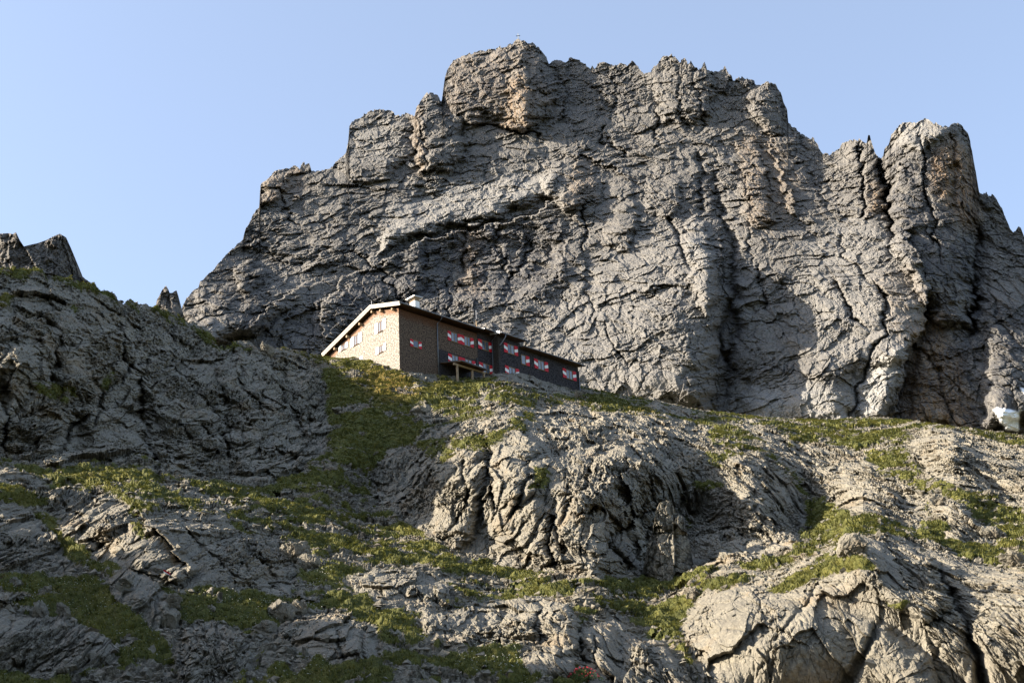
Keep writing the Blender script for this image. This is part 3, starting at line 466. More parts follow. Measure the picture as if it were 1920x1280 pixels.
    sc_=(facets(qg,1/.6,95,.2,.25)+facets(qg,1/1.4,99,.2,.12)).reshape(PX.shape)+gn_noise(q,[('fbm',1/3,93,4,.6)])[0].reshape(PX.shape)*.35
    damp=.25+.75*sstep(0,.02,s)
    ray=P1/np.linalg.norm(P1,axis=-1,keepdims=True); ND=NN*.22-ray; ND/=np.linalg.norm(ND,axis=-1,keepdims=True)
    P=P1+ND*(rk*D*damp)[...,None]+NN*((1-rk)*(turf*T+(1-turf)*sc_)*damp)[...,None]
    # behind the crest the terrace runs level, dips, then climbs as scree to the wall
    def along(Pt,dist,z):
        d=Pt[:,:2]/np.linalg.norm(Pt[:,:2],axis=1,keepdims=True); return np.concatenate([d*dist[:,None],z[:,None]],1)
    hc=np.linalg.norm(P[0][:,:2],axis=1); zc=P[0][:,2]; back=[]
    for dd,dz in [(.6,-.05),(2,-.5),(5,-1.1),(10,-2),(20,-5)]: back.append(along(P[0],hc+dd,zc+dz))
    zb=zc-5
    for k,hh in enumerate([230,280,340,420,520,640,780,880]):
        t=(hh-200)/680; zt=48+ (262-48)*t**1.1; f=min(1,(k+1)/3); back.append(along(P[0],np.full(NC,float(hh)),zb*(1-f)+zt*f))
    front=[]; hz=np.linalg.norm(P[-1][:,:2],axis=1); zz=P[-1][:,2]
    for t in [.8,.6,.42,.25,.1,.03]: front.append(along(P[-1],hz*t,(zz+1.7)*t**1.1-1.7))
    back=np.array(back[::-1]); front=np.array(front); Pa=np.concatenate([back,P,front],0); nb,nf=len(back),len(front)
    ext=lambda A,b,f: np.concatenate([np.full((nb,NC),b),A,np.full((nf,NC),f)],0)
    at={'grass':ext(turf,.5,.5),'gold':ext(sample(GO,wpx,wpy),0,0),'soil':ext((1-rk)*(1-turf),.6,.6)}
    ob=grid_mesh('hillside',Pa,MAT_HILL,at); ob['kind']='structure'; ob['label']='near hillside of grey rock outcrops with green turf between them'
    return P,turf,rk,NN,PX,PY,Pa
HP,HT,HR,HN,HX,HY,HB=build_hillside(); print('hill',time.time()-T0)

# ================================================================ small builders
def simple_mat(name,c,rough=.8,metal=0,var=.25,scale=3,bump=0):
    m=NT(name); v=m.pos(); n=m.noise(v,scale,5,.6); lo=tuple(x*(1-var) for x in c); hi=tuple(min(1,x*(1+var)) for x in c)
    m.color(m.ramp(n,[(.3,lo),(.7,hi)])); m.b.inputs['Roughness'].default_value=rough; m.b.inputs['Metallic'].default_value=metal
    if bump: m.bump(m.noise(v,scale*6,4,.7),.6,bump)
    return m.m
def shingle_mat(name,c1,c2,rust,axis):
    m=NT(name); g=m.n('ShaderNodeTexCoord'); sp=m.n('ShaderNodeSeparateXYZ'); cb=m.n('ShaderNodeCombineXYZ')
    m.link(g.outputs['Object'],sp.inputs[0]); m.link(sp.outputs[axis],cb.inputs[0]); m.link(sp.outputs[2],cb.inputs[1])
    b=m.n('ShaderNodeTexBrick'); b.inputs['Scale'].default_value=1; b.inputs['Brick Width'].default_value=.17; b.inputs['Row Height'].default_value=.16
    b.inputs['Mortar Size'].default_value=.014; b.inputs['Mortar Smooth'].default_value=.3; b.inputs['Bias'].default_value=0; b.offset=.37
    b.inputs['Color1'].default_value=(*c1,1); b.inputs['Color2'].default_value=(*c2,1); b.inputs['Mortar'].default_value=tuple(x*.35 for x in c1)+(1,)
    m.link(cb.outputs[0],b.inputs[0])
    col=b.outputs[0]; n=m.noise(g.outputs['Object'],1.1,5,.65); n2=m.noise(g.outputs['Object'],5.2,3,.9)
    col=m.mix(.7,col,m.mix(m.ramp(n2,[(.44,0),(.56,1)]),tuple(x*.35 for x in c1),tuple(min(1,x*1.5) for x in c2)))
    up=m.math('ADD',m.math('MULTIPLY',m.math('SUBTRACT',m.attr('under_eaves'),.5),1.2),n)
    col=m.mix(m.math('MULTIPLY',m.ramp(up,[(.45,0),(.8,1)]),.75),col,m.mix(m.ramp(n2,[(.35,0),(.6,1)]),tuple(x*.6 for x in rust),rust))
    m.color(col); m.bump(b.outputs[1],.5,.02); return m.m
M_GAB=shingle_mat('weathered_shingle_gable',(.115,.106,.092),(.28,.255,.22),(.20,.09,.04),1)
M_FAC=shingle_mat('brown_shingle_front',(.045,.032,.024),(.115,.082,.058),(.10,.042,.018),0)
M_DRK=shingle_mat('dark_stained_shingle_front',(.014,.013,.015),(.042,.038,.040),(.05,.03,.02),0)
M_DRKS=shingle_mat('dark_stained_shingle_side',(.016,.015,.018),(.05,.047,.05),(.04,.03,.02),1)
M_WHITE=simple_mat('white_painted_wood',(.68,.68,.66),.6,0,.05); M_RED=simple_mat('red_painted_wood',(.42,.012,.02),.5,0,.12)
M_CREAM=simple_mat('cream_fascia_board',(.44,.40,.32),.6,0,.12,1.5); M_WOOD=simple_mat('yellow_window_wood',(.20,.13,.055),.6)
M_SOFF=simple_mat('brown_soffit_board',(.11,.062,.032),.8,0,.35,2); M_TIMB=simple_mat('weathered_timber',(.26,.19,.12),.8,0,.25,4)
M_ROOF=simple_mat('dark_sheet_roof',(.07,.075,.08),.5,.3,.15); M_ZINC=simple_mat('zinc_metal',(.16,.17,.19),.45,.6,.15); M_ZL=simple_mat('bright_sheet_metal',(.55,.54,.5),.4,.5,.1)
M_PLAS=simple_mat('white_chimney_plaster',(.78,.77,.74),.8,0,.08,5,.01); M_BLK=simple_mat('black_stovepipe',(.03,.03,.032),.5,.3)
gm=NT('window_glass'); gm.color((.06,.075,.10)); gm.b.inputs['Roughness'].default_value=.08; gm.b.inputs['Specular IOR Level'].default_value=.8; M_GLASS=gm.m
M_CURT=simple_mat('white_curtain',(.25,.28,.34),.9,0,.15,8)
M_DARK=simple_mat('dark_interior',(.02,.02,.022),.9)
class Bm:
    def __init__(s): s.v=[]; s.f=[]; s.m=[]
    def box(s,x0,x1,y0,y1,z0,z1,mi=0):
        n=len(s.v); s.v+=[(x,y,z) for z in(z0,z1) for y in(y0,y1) for x in(x0,x1)]
        s.f+=[[n+i for i in q] for q in((0,2,3,1),(4,5,7,6),(0,1,5,4),(2,6,7,3),(0,4,6,2),(1,3,7,5))]; s.m+=[mi]*6
    def hexa(s,p,mi=0):   # 8 points ordered as in box
        n=len(s.v); s.v+=[tuple(x) for x in p]; s.f+=[[n+i for i in q] for q in((0,2,3,1),(4,5,7,6),(0,1,5,4),(2,6,7,3),(0,4,6,2),(1,3,7,5))]; s.m+=[mi]*6
    def prism(s,poly,a0,a1,axis='x',mi=0):
        k=len(poly); n=len(s.v)
        for a in(a0,a1): s.v+=[((a,p[0],p[1]) if axis=='x' else (p[0],a,p[1]) if axis=='y' else (p[0],p[1],a)) for p in poly]
        s.f+=[list(range(n,n+k))[::-1],list(range(n+k,n+2*k))]+[[n+i,n+(i+1)%k,n+k+(i+1)%k,n+k+i] for i in range(k)]; s.m+=[mi]*(k+2)
    def tube(s,pts,r,k=8,mi=0,r1=None):
        P=[Vector(p) for p in pts]; rings=[]
        for i,p in enumerate(P):
            t=(P[min(i+1,len(P)-1)]-P[max(i-1,0)]).normalized(); a=t.orthogonal().normalized(); b=t.cross(a); rr=r if r1 is None else r+(r1-r)*i/(len(P)-1)
            n=len(s.v); s.v+=[tuple(p+rr*(math.cos(2*math.pi*j/k)*a+math.sin(2*math.pi*j/k)*b)) for j in range(k)]; rings.append(n)
        for A,B_ in zip(rings,rings[1:]): s.f+=[[A+j,A+(j+1)%k,B_+(j+1)%k,B_+j] for j in range(k)]; s.m+=[mi]*k
        s.f+=[[rings[0]+j for j in range(k)][::-1],[rings[-1]+j for j in range(k)]]; s.m+=[mi]*2
    def build(s,name,mats,parent=None,attr=None,smooth=False):
        me=bpy.data.meshes.new(name); me.from_pydata(s.v,[],s.f); mats=mats if isinstance(mats,(list,tuple)) else [mats]
        for m in mats: me.materials.append(m)
        me.polygons.foreach_set('material_index',s.m); me.polygons.foreach_set('use_smooth',[smooth]*len(s.f)); 
        if attr: a=me.attributes.new(attr[0],'FLOAT','POINT'); a.data.foreach_set('value',[float(attr[1](v)) for v in s.v])
        bm=bmesh.new(); bm.from_mesh(me); bmesh.ops.recalc_face_normals(bm,faces=bm.faces); bm.to_mesh(me); bm.free()
        o=bpy.data.objects.new(name,me); COL.objects.link(o); o.parent=parent; return o
def thing(name,label,cat,loc,rz=0,group=None):
    o=bpy.data.objects.new(name,None); COL.objects.link(o); o.location=loc; o.rotation_euler=(0,0,rz); o.empty_display_size=.3; tag(o,label,cat,group); return o
def tag(o,label,cat,group=None):
    o['label']=label; o['category']=cat
    if group: o['group']=group
# ================================================================ the hut
HO=world(749,665,151.)
def build_hut():
    H=thing('mountain_hut','long shingled two storey mountain hut with red and white shutters on the green crest','mountain hut',HO,R(43))
    def strips(poly_fn,x0,x1,z0,z1,nx,nz,top):   # wall face with an 'under_eaves' value
        pass
    # --- walls: main wing 14.4 x 14, right wing stands 1.2 m forward of it
    zt=lambda t: 5.97+.31*t if t<4.7 else 5.97+.31*4.7-.262*(t-4.7)      # underside of roof over the gable
    g=Bm(); N=28
    ts=[14.1*i/N for i in range(N+1)]
    zsF=[-4,0,1.5,3,4]
    for a,b in zip(ts,ts[1:]):
        prev=[-4,-4]
        for fr in (.0,.35,.6,.8,.9,1.0):
            za=-4+(zt(a)+4)*fr if fr else -4; zb=-4+(zt(b)+4)*fr if fr else -4
            if fr:
                n=len(g.v); g.v+=[(0,a,prev[0]),(0,b,prev[1]),(0,b,zb),(0,a,za)]; g.f.append([n,n+1,n+2,n+3]); g.m.append(0)
            prev=[za,zb]
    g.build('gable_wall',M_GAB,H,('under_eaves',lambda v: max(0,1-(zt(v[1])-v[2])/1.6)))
    def wall(name,s0,s1,z0,z1,y,mat,eave):
        f=Bm(); ns=max(2,int((s1-s0)/.7)); zz=[z0+(z1-z0)*i/8 for i in range(9)]
        for i in range(ns):
            a=s0+(s1-s0)*i/ns; b=s0+(s1-s0)*(i+1)/ns
            for c,d in zip(zz,zz[1:]): n=len(f.v); f.v+=[(a,y,c),(b,y,c),(b,y,d),(a,y,d)]; f.f.append([n,n+1,n+2,n+3]); f.m.append(0)
        o=f.build(name,mat,H,('under_eaves',lambda v: max(0,min(1,1-(eave-v[2])/2.4)))); return o
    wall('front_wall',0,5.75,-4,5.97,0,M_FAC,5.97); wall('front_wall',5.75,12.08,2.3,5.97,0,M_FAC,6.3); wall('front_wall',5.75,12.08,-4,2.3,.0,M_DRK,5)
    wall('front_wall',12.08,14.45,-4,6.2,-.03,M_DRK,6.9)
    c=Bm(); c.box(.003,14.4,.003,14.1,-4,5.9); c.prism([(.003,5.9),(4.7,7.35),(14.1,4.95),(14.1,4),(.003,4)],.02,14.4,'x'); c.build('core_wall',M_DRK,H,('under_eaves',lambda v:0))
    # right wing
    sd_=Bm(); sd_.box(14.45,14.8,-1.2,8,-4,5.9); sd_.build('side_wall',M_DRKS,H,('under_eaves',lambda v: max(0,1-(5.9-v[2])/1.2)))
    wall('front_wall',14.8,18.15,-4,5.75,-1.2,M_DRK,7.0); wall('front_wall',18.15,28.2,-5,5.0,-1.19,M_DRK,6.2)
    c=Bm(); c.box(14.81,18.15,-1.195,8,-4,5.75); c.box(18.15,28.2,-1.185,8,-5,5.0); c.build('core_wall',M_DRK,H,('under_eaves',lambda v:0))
    # --- roofs
    def roof(s0,s1,prof,th,name='roof',mat=None):   # prof: list of (t,z) of the upper surface
        r=Bm(); low=[(t,z-th) for t,z in prof[::-1]]; r.prism(list(prof)+low,s0,s1,'x'); return r.build(name,mat or M_ROOF,H)
    P=[(-1.0,6.27),(4.7,8.06),(14.8,5.40)]
    rf=roof(-.55,12.3,P,.09)
    s_=Bm(); lo=[(t,z-.095) for t,z in P]; s_.prism(lo+[(t,z-.06) for t,z in lo[::-1]],-.5,12.28,'x'); s_.build('soffit',M_SOFF,H)
    # cream verge boards on the gable, two stepped boards and their tin edge
    v=Bm()
    for (x0,x1,up,dn) in ((-.68,-.56,.06,-.16),(-.60,-.50,-.165,-.40)):
        v.prism([(t-(.02 if t<0 else 0),z+up) for t,z in P]+[(t,z+dn) for t,z in P[::-1]],x0,x1,'x')
    v.build('verge_board',M_CREAM,H)
    # purlin ends under the verge
    for t in (.7,3.0,4.7,7.2,9.8,12.4):
        b=Bm(); z=zt(t)+.02; b.box(-.48,.1,t-.11,t+.11,z-.30,z-.02); b.build('purlin',M_TIMB,H)
    P2=[(-1.1,6.42),(4.7,8.16),(8,7.3)]; roof(12.31,14.55,P2,.12); 
    s_=Bm(); s_.prism([(t,z-.125) for t,z in P2]+[(t,z-.19) for t,z in P2[::-1]],12.33,14.5,'x'); s_.build('soffit',M_SOFF,H)
    P3=[(-2.0,6.05),(6,8.3),(8.4,7.6)]; roof(14.15,18.75,P3,.12)
    s_=Bm(); s_.prism([(t,z-.125) for t,z in P3]+[(t,z-.19) for t,z in P3[::-1]],14.2,18.7,'x'); s_.build('soffit',M_SOFF,H)
    v=Bm(); v.prism([(-2.02,6.08),(-.2,6.58),(-.2,6.2),(-2.02,5.78)],14.06,14.14,'x'); v.build('bright_metal_verge',M_ZL,H)
    P4=[(-2.0,5.2),(6,7.3),(8.4,6.7)]; roof(18.2,28.8,P4,.12)
    s_=Bm(); s_.prism([(t,z-.125) for t,z in P4]+[(t,z-.19) for t,z in P4[::-1]],18.22,28.75,'x'); s_.build('soffit',M_SOFF,H)
    # gutters, downpipes
    def gutter(s0,s1,t,z):
        b=Bm(); b.tube([(s0,t,z),(s1,t,z)],.075,8); b.build('gutter',M_ZINC,H)
    gutter(-.5,12.3,-1.09,6.17); gutter(12.32,14.5,-1.2,6.30); gutter(14.2,18.7,-2.1,5.93); gutter(18.3,28.75,-2.1,5.07)
    def pipe(pts): b=Bm(); b.tube(pts,.06,8); b.build('downpipe',M_ZINC,H,smooth=True)
    pipe([(5.7,-1.1,6.1),(5.7,-1.05,5.85),(5.7,-.15,5.45),(5.7,-.12,-1.5)]); pipe([(14.3,-1.2,6.25),(14.3,-1.1,5.9),(14.35,-.2,5.5),(14.36,-.14,-.5)])
    pipe([(15.0,-2.1,5.85),(15.0,-2.0,5.5),(14.75,-1.4,4.7),(14.6,-1.32,4.6)]); pipe([(28.1,-2.1,5.0),(28.1,-1.9,4.75),(28.15,-1.3,4.4),(28.15,-1.27,-3)])
    # --- windows: s0..s1 opening, shutters beside it
    def window(face,a0,a1,z0,z1,w,left=True,right=True,plain=False,curt=(1,0),y=0):
        e=thing_part('window',H)
        def tr(b):     # gable windows: swap axes, outwards = -x
            if face=='g': b.v=[(q[1],q[0],q[2]) for q in b.v]
            return b
        d=.03; f=Bm(); fw_=.07
        f.box(a0,a1,y-d,y-.004,z0,z0+fw_); f.box(a0,a1,y-d,y-.004,z1-fw_,z1); f.box(a0,a0+fw_,y-d,y-.004,z0+fw_,z1-fw_); f.box(a1-fw_,a1,y-d,y-.004,z0+fw_,z1-fw_)
        m=(a0+a1)/2
        if a1-a0>.8: f.box(m-.05,m+.05,y-d,y-.004,z0+fw_,z1-fw_)
        f.box(a0-.06,a1+.06,y-.10,y-.004,z0-.05,z0-.004)
        tr(f).build('frame',M_WOOD if not plain else M_SOFF,e)
        spans=[(a0+fw_,m-.05),(m+.05,a1-fw_)] if a1-a0>.8 else [(a0+fw_,a1-fw_)]
        for k,(p,q) in enumerate(spans):
            g_=Bm(); g_.box(p+.002,q-.002,y-.014,y-.006,z0+fw_+.002,z1-fw_-.002,0)
            if curt[k%len(curt)]: g_.box(p+.04,q-.04,y-.019,y-.0145,z0+fw_+.05,z1-fw_-.05,1)
            tr(g_).build('pane',[M_GLASS,M_CURT],e)
        def shut(p,q,hinge_left):
            b=Bm(); y0,y1=y-.075,y-.035; zz0,zz1=z0-.02,z1+.0; hh=zz1-zz0
            # the white band drops towards the window
            za,zb=(zz0+hh*.42,zz0+hh*.74) if not hinge_left else (zz0+hh*.27,zz0+hh*.58)
            zc,zd=(zz0+hh*.27,zz0+hh*.58) if not hinge_left else (zz0+hh*.42,zz0+hh*.74)
            def slab(l0,l1,r0,r1,mi): b.hexa([(p,y0,l0),(q,y0,r0),(p,y1,l0),(q,y1,r0),(p,y0,l1),(q,y0,r1),(p,y1,l1),(q,y1,r1)],mi)
            if plain: slab(zz0,zz1,zz0,zz1,1)
            else: slab(zz0,za,zz0,zc,0); slab(za,zb,zc,zd,1); slab(zb,zz1,zd,zz1,0)
            tr(b).build('shutter',[M_RED,M_WHITE],e)
        if left: shut(a0-w-.03,a0-.03,False)
        if right: shut(a1+.03,a1+w+.03,True)
        return e
    def thing_part(n,par):
        o=bpy.data.objects.new(n,None); COL.objects.link(o); o.parent=par; o.empty_display_size=.2; return o
    window('f',2.06,2.84,1.55,2.46,.42,curt=(0,))
    window('f',7.92,8.92,3.84,5.09,.50,curt=(1,0)); window('f',10.0,10.93,3.84,5.09,.50,curt=(1,0)); window('f',12.82,13.88,4.0,5.28,.60,y=-.03,curt=(0,0))
    window('f',7.92,8.92,.82,2.07,.56,curt=(1,1)); window('f',9.99,11.05,.82,2.07,.52,curt=(1,1)); window('f',12.8,13.86,.95,2.17,.60,y=-.03,curt=(1,0))
    window('f',15.97,17.08,3.9,5.18,.56,y=-1.2,curt=(0,1)); window('f',15.97,17.08,.85,2.1,.56,y=-1.2,curt=(1,1))
    window('f',18.2,18.95,3.0,4.3,.58,left=False,y=-1.19,curt=(1,)); window('f',21.02,22.12,3.02,4.3,.60,y=-1.19,curt=(1,1)); window('f',25.95,27.06,2.95,4.22,.60,y=-1.19,curt=(1,1))
    window('g',3.03,3.98,4.32,5.66,.55,plain=True,curt=(0,0)); window('g',7.9,8.86,4.42,5.72,.62,plain=True,curt=(0,0)); window('g',10.62,11.45,4.72,5.5,.5,plain=True,curt=(0,0))
    window('g',3.03,3.88,1.58,2.5,.5,plain=True,curt=(0,0)); window('g',7.7,8.6,1.5,2.5,.55,plain=True,curt=(1,0)); window('g',11.0,11.9,1.3,2.3,.5,plain=True,curt=(0,0))
    # --- porch
    po=thing_part('porch',H)
    b=Bm(); A=[(6.05,-.01,.52),(10.3,-.01,.40),(6.6,-3.4,-.33),(10.6,-3.4,-.50)]; up=.12
    b.hexa([A[2],A[3],A[0],A[1]]+[(x,y,z+up) for x,y,z in(A[2],A[3],A[0],A[1])]); b.build('canopy_roof',M_ROOF,po)
    b=Bm(); b.hexa([(x,y+.04,z-.06) for x,y,z in(A[2],A[3],A[0],A[1])]+[(x,y+.04,z-.004) for x,y,z in(A[2],A[3],A[0],A[1])]); b.build('canopy_ceiling',M_SOFF,po)
    b=Bm(); b.box(6.0,10.9,-2.62,-2.44,-.66,-.42); b.build('beam',M_TIMB,po)
    for s in (6.55,8.87,10.7): b=Bm(); b.box(s-.11,s+.11,-2.62,-2.44,-4,-.665); b.build('post',M_TIMB,po)
    # --- chimney, stovepipe, rods
    ch=thing_part('chimney',H)
    b=Bm(); b.box(4.9,5.62,3.0,3.98,6.9,9.72); b.build('shaft',M_PLAS,ch)
    b=Bm()
    for x in (5.0,5.5):
        for y in (3.1,3.86): b.box(x-.04,x+.04,y-.04,y+.04,9.72,10.12)
    b.box(4.82,5.70,2.92,4.06,9.725,9.80); b.build('cap_supports',M_TIMB,ch)
    b=Bm(); b.hexa([(4.55,2.7,10.10),(5.95,2.7,10.20),(4.55,4.3,10.13),(5.95,4.3,10.23),(4.55,2.7,10.18),(5.95,2.7,10.28),(4.55,4.3,10.21),(5.95,4.3,10.31)]); b.build('cap',M_ZL,ch)
    b=Bm(); b.tube([(5.75,3.1,7.3),(5.75,3.1,8.9)],.12,10); b.build('flue',M_ZINC,ch)
    sp=thing_part('stovepipe',H); b=Bm(); b.tube([(14.8,3,7.3),(14.8,3,9.6)],.09,10); b.build('pipe',M_TIMB,sp); b=Bm(); b.tube([(14.8,3,9.6),(14.8,3,9.8)],.19,10); b.build('pipe_cap',M_BLK,sp); b=Bm(); b.tube([(14.8,3,9.8),(14.8,3,11.1)],.03,6); b.build('rod',M_ZINC,sp)
    b=Bm(); b.tube([(-.4,4.7,8.0),(-.4,4.7,8.75)],.025,6); b.build('lightning_rod',M_ZINC,H)
    b=Bm(); b.box(11.75,12.0,-.12,-.0035,.9,2.6); b.build('meter_box',M_BLK,H)
build_hut()
# ================================================================ summit cross
def build_cross():
    p=PM[7,int(round((971-150)/1960*1719))]; p=world(972,76,np.hypot(p[0],p[1])+0.)
    t=thing('summit_cross','pale metal summit cross held by a stay on the highest point of the mountain','summit cross',p)
    b=Bm(); b.box(-.34,.34,-.3,.3,-3,8.4); b.build('upright',M_WHITE,t)
    b=Bm(); b.box(-2.1,2.1,-.32,.32,5.2,5.8); b.build('crossbar',M_ZINC,t)
    b=Bm(); b.tube([(0.4,0,4),(4.2,1,-2)],.1,6); b.build('stay',M_WHITE,t)
build_cross()

# ================================================================ shoulders of the hillside beyond both edges of the picture, valley ground
def build_shoulders():
    for nm,col,sg in (('left_shade_shoulder',0,-1),('right_shoulder',-1,1)):
        E=HB[:,col]; dx=np.concatenate([np.linspace(0,1,90)**1.6*50,[56,63,70,80,95,115,140,175,220.]]); n=len(E)
        P=np.repeat(E[:,None],len(dx),1); out=np.stack([np.full(n,float(sg)),np.full(n,-.05),np.zeros(n)],-1)
        P=P+out[:,None]*dx[None,:,None]
        dist=np.hypot(E[:,0],E[:,1]); t=np.clip(dx/34,0,1); sm=t*t*(3-2*t)
        if sg<0:
            y=E[:,1]; Hc=np.interp(y,[-5,20,35,44,50,56,62,68,75,84,95,110,130,170,300,900],[9,26,32,34,35,36,31,31,38,46,53,62,92,102,112,300])  # added unseen crest, heights shaped to throw shade and leave sun gaps
            rise=np.maximum(Hc-E[:,2],2)
        else:
            rise=np.interp(dist,[0,60,150,300,900],[0,2,6,10,40])
        fall=np.clip((dx-34)/180,0,1)
        P[...,2]+=rise[:,None]*sm[None]-(rise[:,None]+25)*fall[None]**1.2
        f,=gn_noise(P,[('fbm',1/14,401,7,.62)]); amp=np.clip(dx/12,0,1)*5
        P[...,2]+=f.reshape(P.shape[:2])*amp*np.clip(dist/60,.3,1.5)[:,None]; Q=(P*(1,.6,1)).reshape(-1,3); fc=(facets(warp(Q,1/4,.8,5),1/5.,431,.35,.25)+facets(warp(Q,1/2,.4,6),1/1.8,433,.4,.3)).reshape(P.shape[:2]); P[...,2]+=fc*np.clip(dx/3,0,1)*np.clip(dist/60,.3,1)[:,None]; gn,=gn_noise(Q,[('fbm',1/6,437,5,.6)]); gn=np.clip(.45+1.6*gn.reshape(P.shape[:2]),0,1)
        if sg>0: P=P[:,::-1]
        k=np.r_[0:P.shape[0]:2]; 
        if k[-1]!=P.shape[0]-1: k=np.r_[k,P.shape[0]-1]
        o=grid_mesh(nm,P[k] if sg>0 else P[k][:,::-1],MAT_HILL,{'grass':(gn[k] if sg<0 else gn[k])[:,::-1],'gold':np.zeros((len(k),len(dx))),'soil':np.full((len(k),len(dx)),.5)})
        o['kind']='structure'; o['label']='unseen slope of rock and turf beside the hillside'
    u=np.linspace(-1,1,90); X,Y=np.meshgrid(np.sign(u)*abs(u)**2.5*9000,np.sign(u)*abs(u)**2.5*9000); r=np.hypot(X,Y)
    z=-2.2-.02*r-np.clip(-Y,0,600)*.15; z=np.where(Y>0,np.minimum(z,-4),z)
    o=grid_mesh('valley_ground',np.stack([X,Y,z],-1)[::-1],MAT_HILL,{'grass':np.full(X.shape,.6),'gold':X*0,'soil':X*0+.5}); o['kind']='structure'; o['label']='valley ground spreading below the hillside'
build_shoulders()
# ================================================================ spires behind the left crag
def spire(name,sky,bot,h,thick,label,seed,lean=0.,feats=(),cell=1.0,mat=None,amp=1.,slope=.35):
    sx,sy=np.array(sky,float).T; NC=int((sx[-1]-sx[0])/.9); px=np.linspace(sx[0],sx[-1],NC); top=np.interp(px,sx,sy)
    NR=int((bot-top.min())/.9); s=np.linspace(0,1,NR)[:,None]; PX=np.broadcast_to(px,(NR,NC)).copy(); PY=top+(bot-top)*s
    U=h*1.1/F; q0=world(PX,PY,np.full(PX.shape,float(h))).reshape(-1,3)/U
    N=rock_relief(q0*np.array((1/cell,1/cell,1/cell)),R(55),np.full(len(q0),.7,np.float32),amp*cell,seed,1,.6,1.6).reshape(PX.shape)*cell
    hw=(sx[-1]-sx[0])/2; cxn=(PX-(sx[0]+sx[-1])/2)/hw
    Z=np.zeros((MH,MW)); 
    for f in feats: add_step(Z,*f)
    N=N+sample(Z,PX,PY)-hw*.55*cxn**2*(1-lean*cxn)+ (PY-top)*slope+lean*hw*cxn*.4
    Pf=world(PX,PY,h-N*U); back=[]
    cy=world(PX[-1:],PY[-1:],np.full((1,NC),float(h)))[0]
    for k,(dy,dz) in enumerate([(.12,-.03),(.4,-.15),(.8,-.5),(1,-1.2)]):
        b=Pf[0].copy(); b[:,1]+=dy*thick; b[:,2]+=dz*thick; back.append(b)
    Pp=np.concatenate([np.array(back[::-1]),Pf],0); sh=Pp.shape[:2]
    o=grid_mesh(name,Pp,mat or MAT_MT,{'grass':np.zeros(sh),'gold':np.zeros(sh),'soil':np.zeros(sh),'ochre':np.full(sh,.12),'streak':np.full(sh,.35),'pale':np.zeros(sh),'snow':np.zeros(sh)}); return o
o=spire('rocky_peak',[(-60,455),(-30,440),(0,438),(17,437),(24,439),(30,435),(37,450),(45,462),(52,460),(60,458),(70,456),(87,450),(98,444),(112,438),(124,445),(134,467),(140,482),(144,497),(146,510),(148,520),(156,519),(160,523),(165,526),(172,536),(180,560)],600,330,60,'',500,.25,[([(45,462),(66,500),(75,540)],18,18),([(112,438),(128,480),(140,530)],14,12),([(87,450),(100,490),(96,540)],-10,9),([(17,437),(14,480),(24,530)],9,8)],.5,None,1.6)
o['kind']='structure'; o['label']='jagged dark rocky peak rising behind the left crag'
o=spire('rock_pinnacle',[(286,586),(292,575),(294,562),(298,556),(303,545),(307,540),(311,535),(316,543),(318,549),(323,549),(327,546),(331,544),(334,556),(336,565),(337,576),(344,590)],612,240,10,'',520,.15,[([(318,549),(320,565),(324,590)],8,6)],.6)
tag(o,'small dark two horned rock pinnacle in the notch left of the mountain','rock pinnacle')
o=spire('rock_pillar',[(1200,1085),(1209,1050),(1214,1022),(1222,1000),(1227,975),(1231,952),(1238,941),(1252,937),(1261,945),(1266,960),(1272,962),(1279,968),(1285,985),(1291,1010),(1297,1040),(1303,1085)],1120,79,2.5,'',540,-.2,[([(1264,955),(1262,1000),(1266,1040),(1262,1078)],-26,9),([(1225,980),(1240,1040),(1238,1078)],12,8)],.8,MAT_HILL,.9,.06)
tag(o,'tall split rock pillar leaning against the right foot of the big rounded outcrop','rock pillar')
# ================================================================ boulders lying on the slope
def ground_hit(px,py):
    d=dirs(np.array(px,float),np.array(py,float)); k=np.argmin((HX-px)**2+(HY-py)**2); return HP.reshape(-1,3)[k]
def boulder(px,py,rx,ry,label,seed,rot=0,group=None,nm='boulder'):
    c=ground_hit(px,py+ry*.75); u=np.linalg.norm(c)/F; bm=bmesh.new(); bmesh.ops.create_icosphere(bm,subdivisions=6,radius=1); bm.verts.ensure_lookup_table()
    V=np.array([v.co[:] for v in bm.verts]); rs=np.random.default_rng(seed)
    for _ in range(13):        # broken planes
        n=rs.normal(size=3); n/=np.linalg.norm(n); k=rs.uniform(.62,.9); t=V@n; V-=np.maximum(t-k,0)[:,None]*n*.93
    V*=np.array([rx*1.12,.9*(rx+ry)/2*1.1,ry*1.12])*u; cr,sr=math.cos(rot),math.sin(rot)
    V=np.stack([V[:,0]*cr+V[:,2]*sr,V[:,1],-V[:,0]*sr+V[:,2]*cr],-1)
    q=V/u+seed*31.; N=rock_relief(q*1.4,R(-40),np.full(len(q),.3,np.float32),.22,600+seed%7,1.2,.8)*.45; V+=V/np.linalg.norm(V,axis=1,keepdims=True)*((N-N.mean())*u)[:,None]
    for v,p in zip(bm.verts,V): v.co=p
    me=bpy.data.meshes.new(nm); bm.to_mesh(me); bm.free(); me.materials.append(MAT_HILL)
    for k in('grass','gold','soil'): me.attributes.new(k,'FLOAT','POINT')
    o=bpy.data.objects.new(nm,me); COL.objects.link(o); zb=V[:,2].min(); o.location=(c[0],c[1]+ry*u*.3,c[2]-zb*.75)
    tag(o,label,'boulder',group); return o
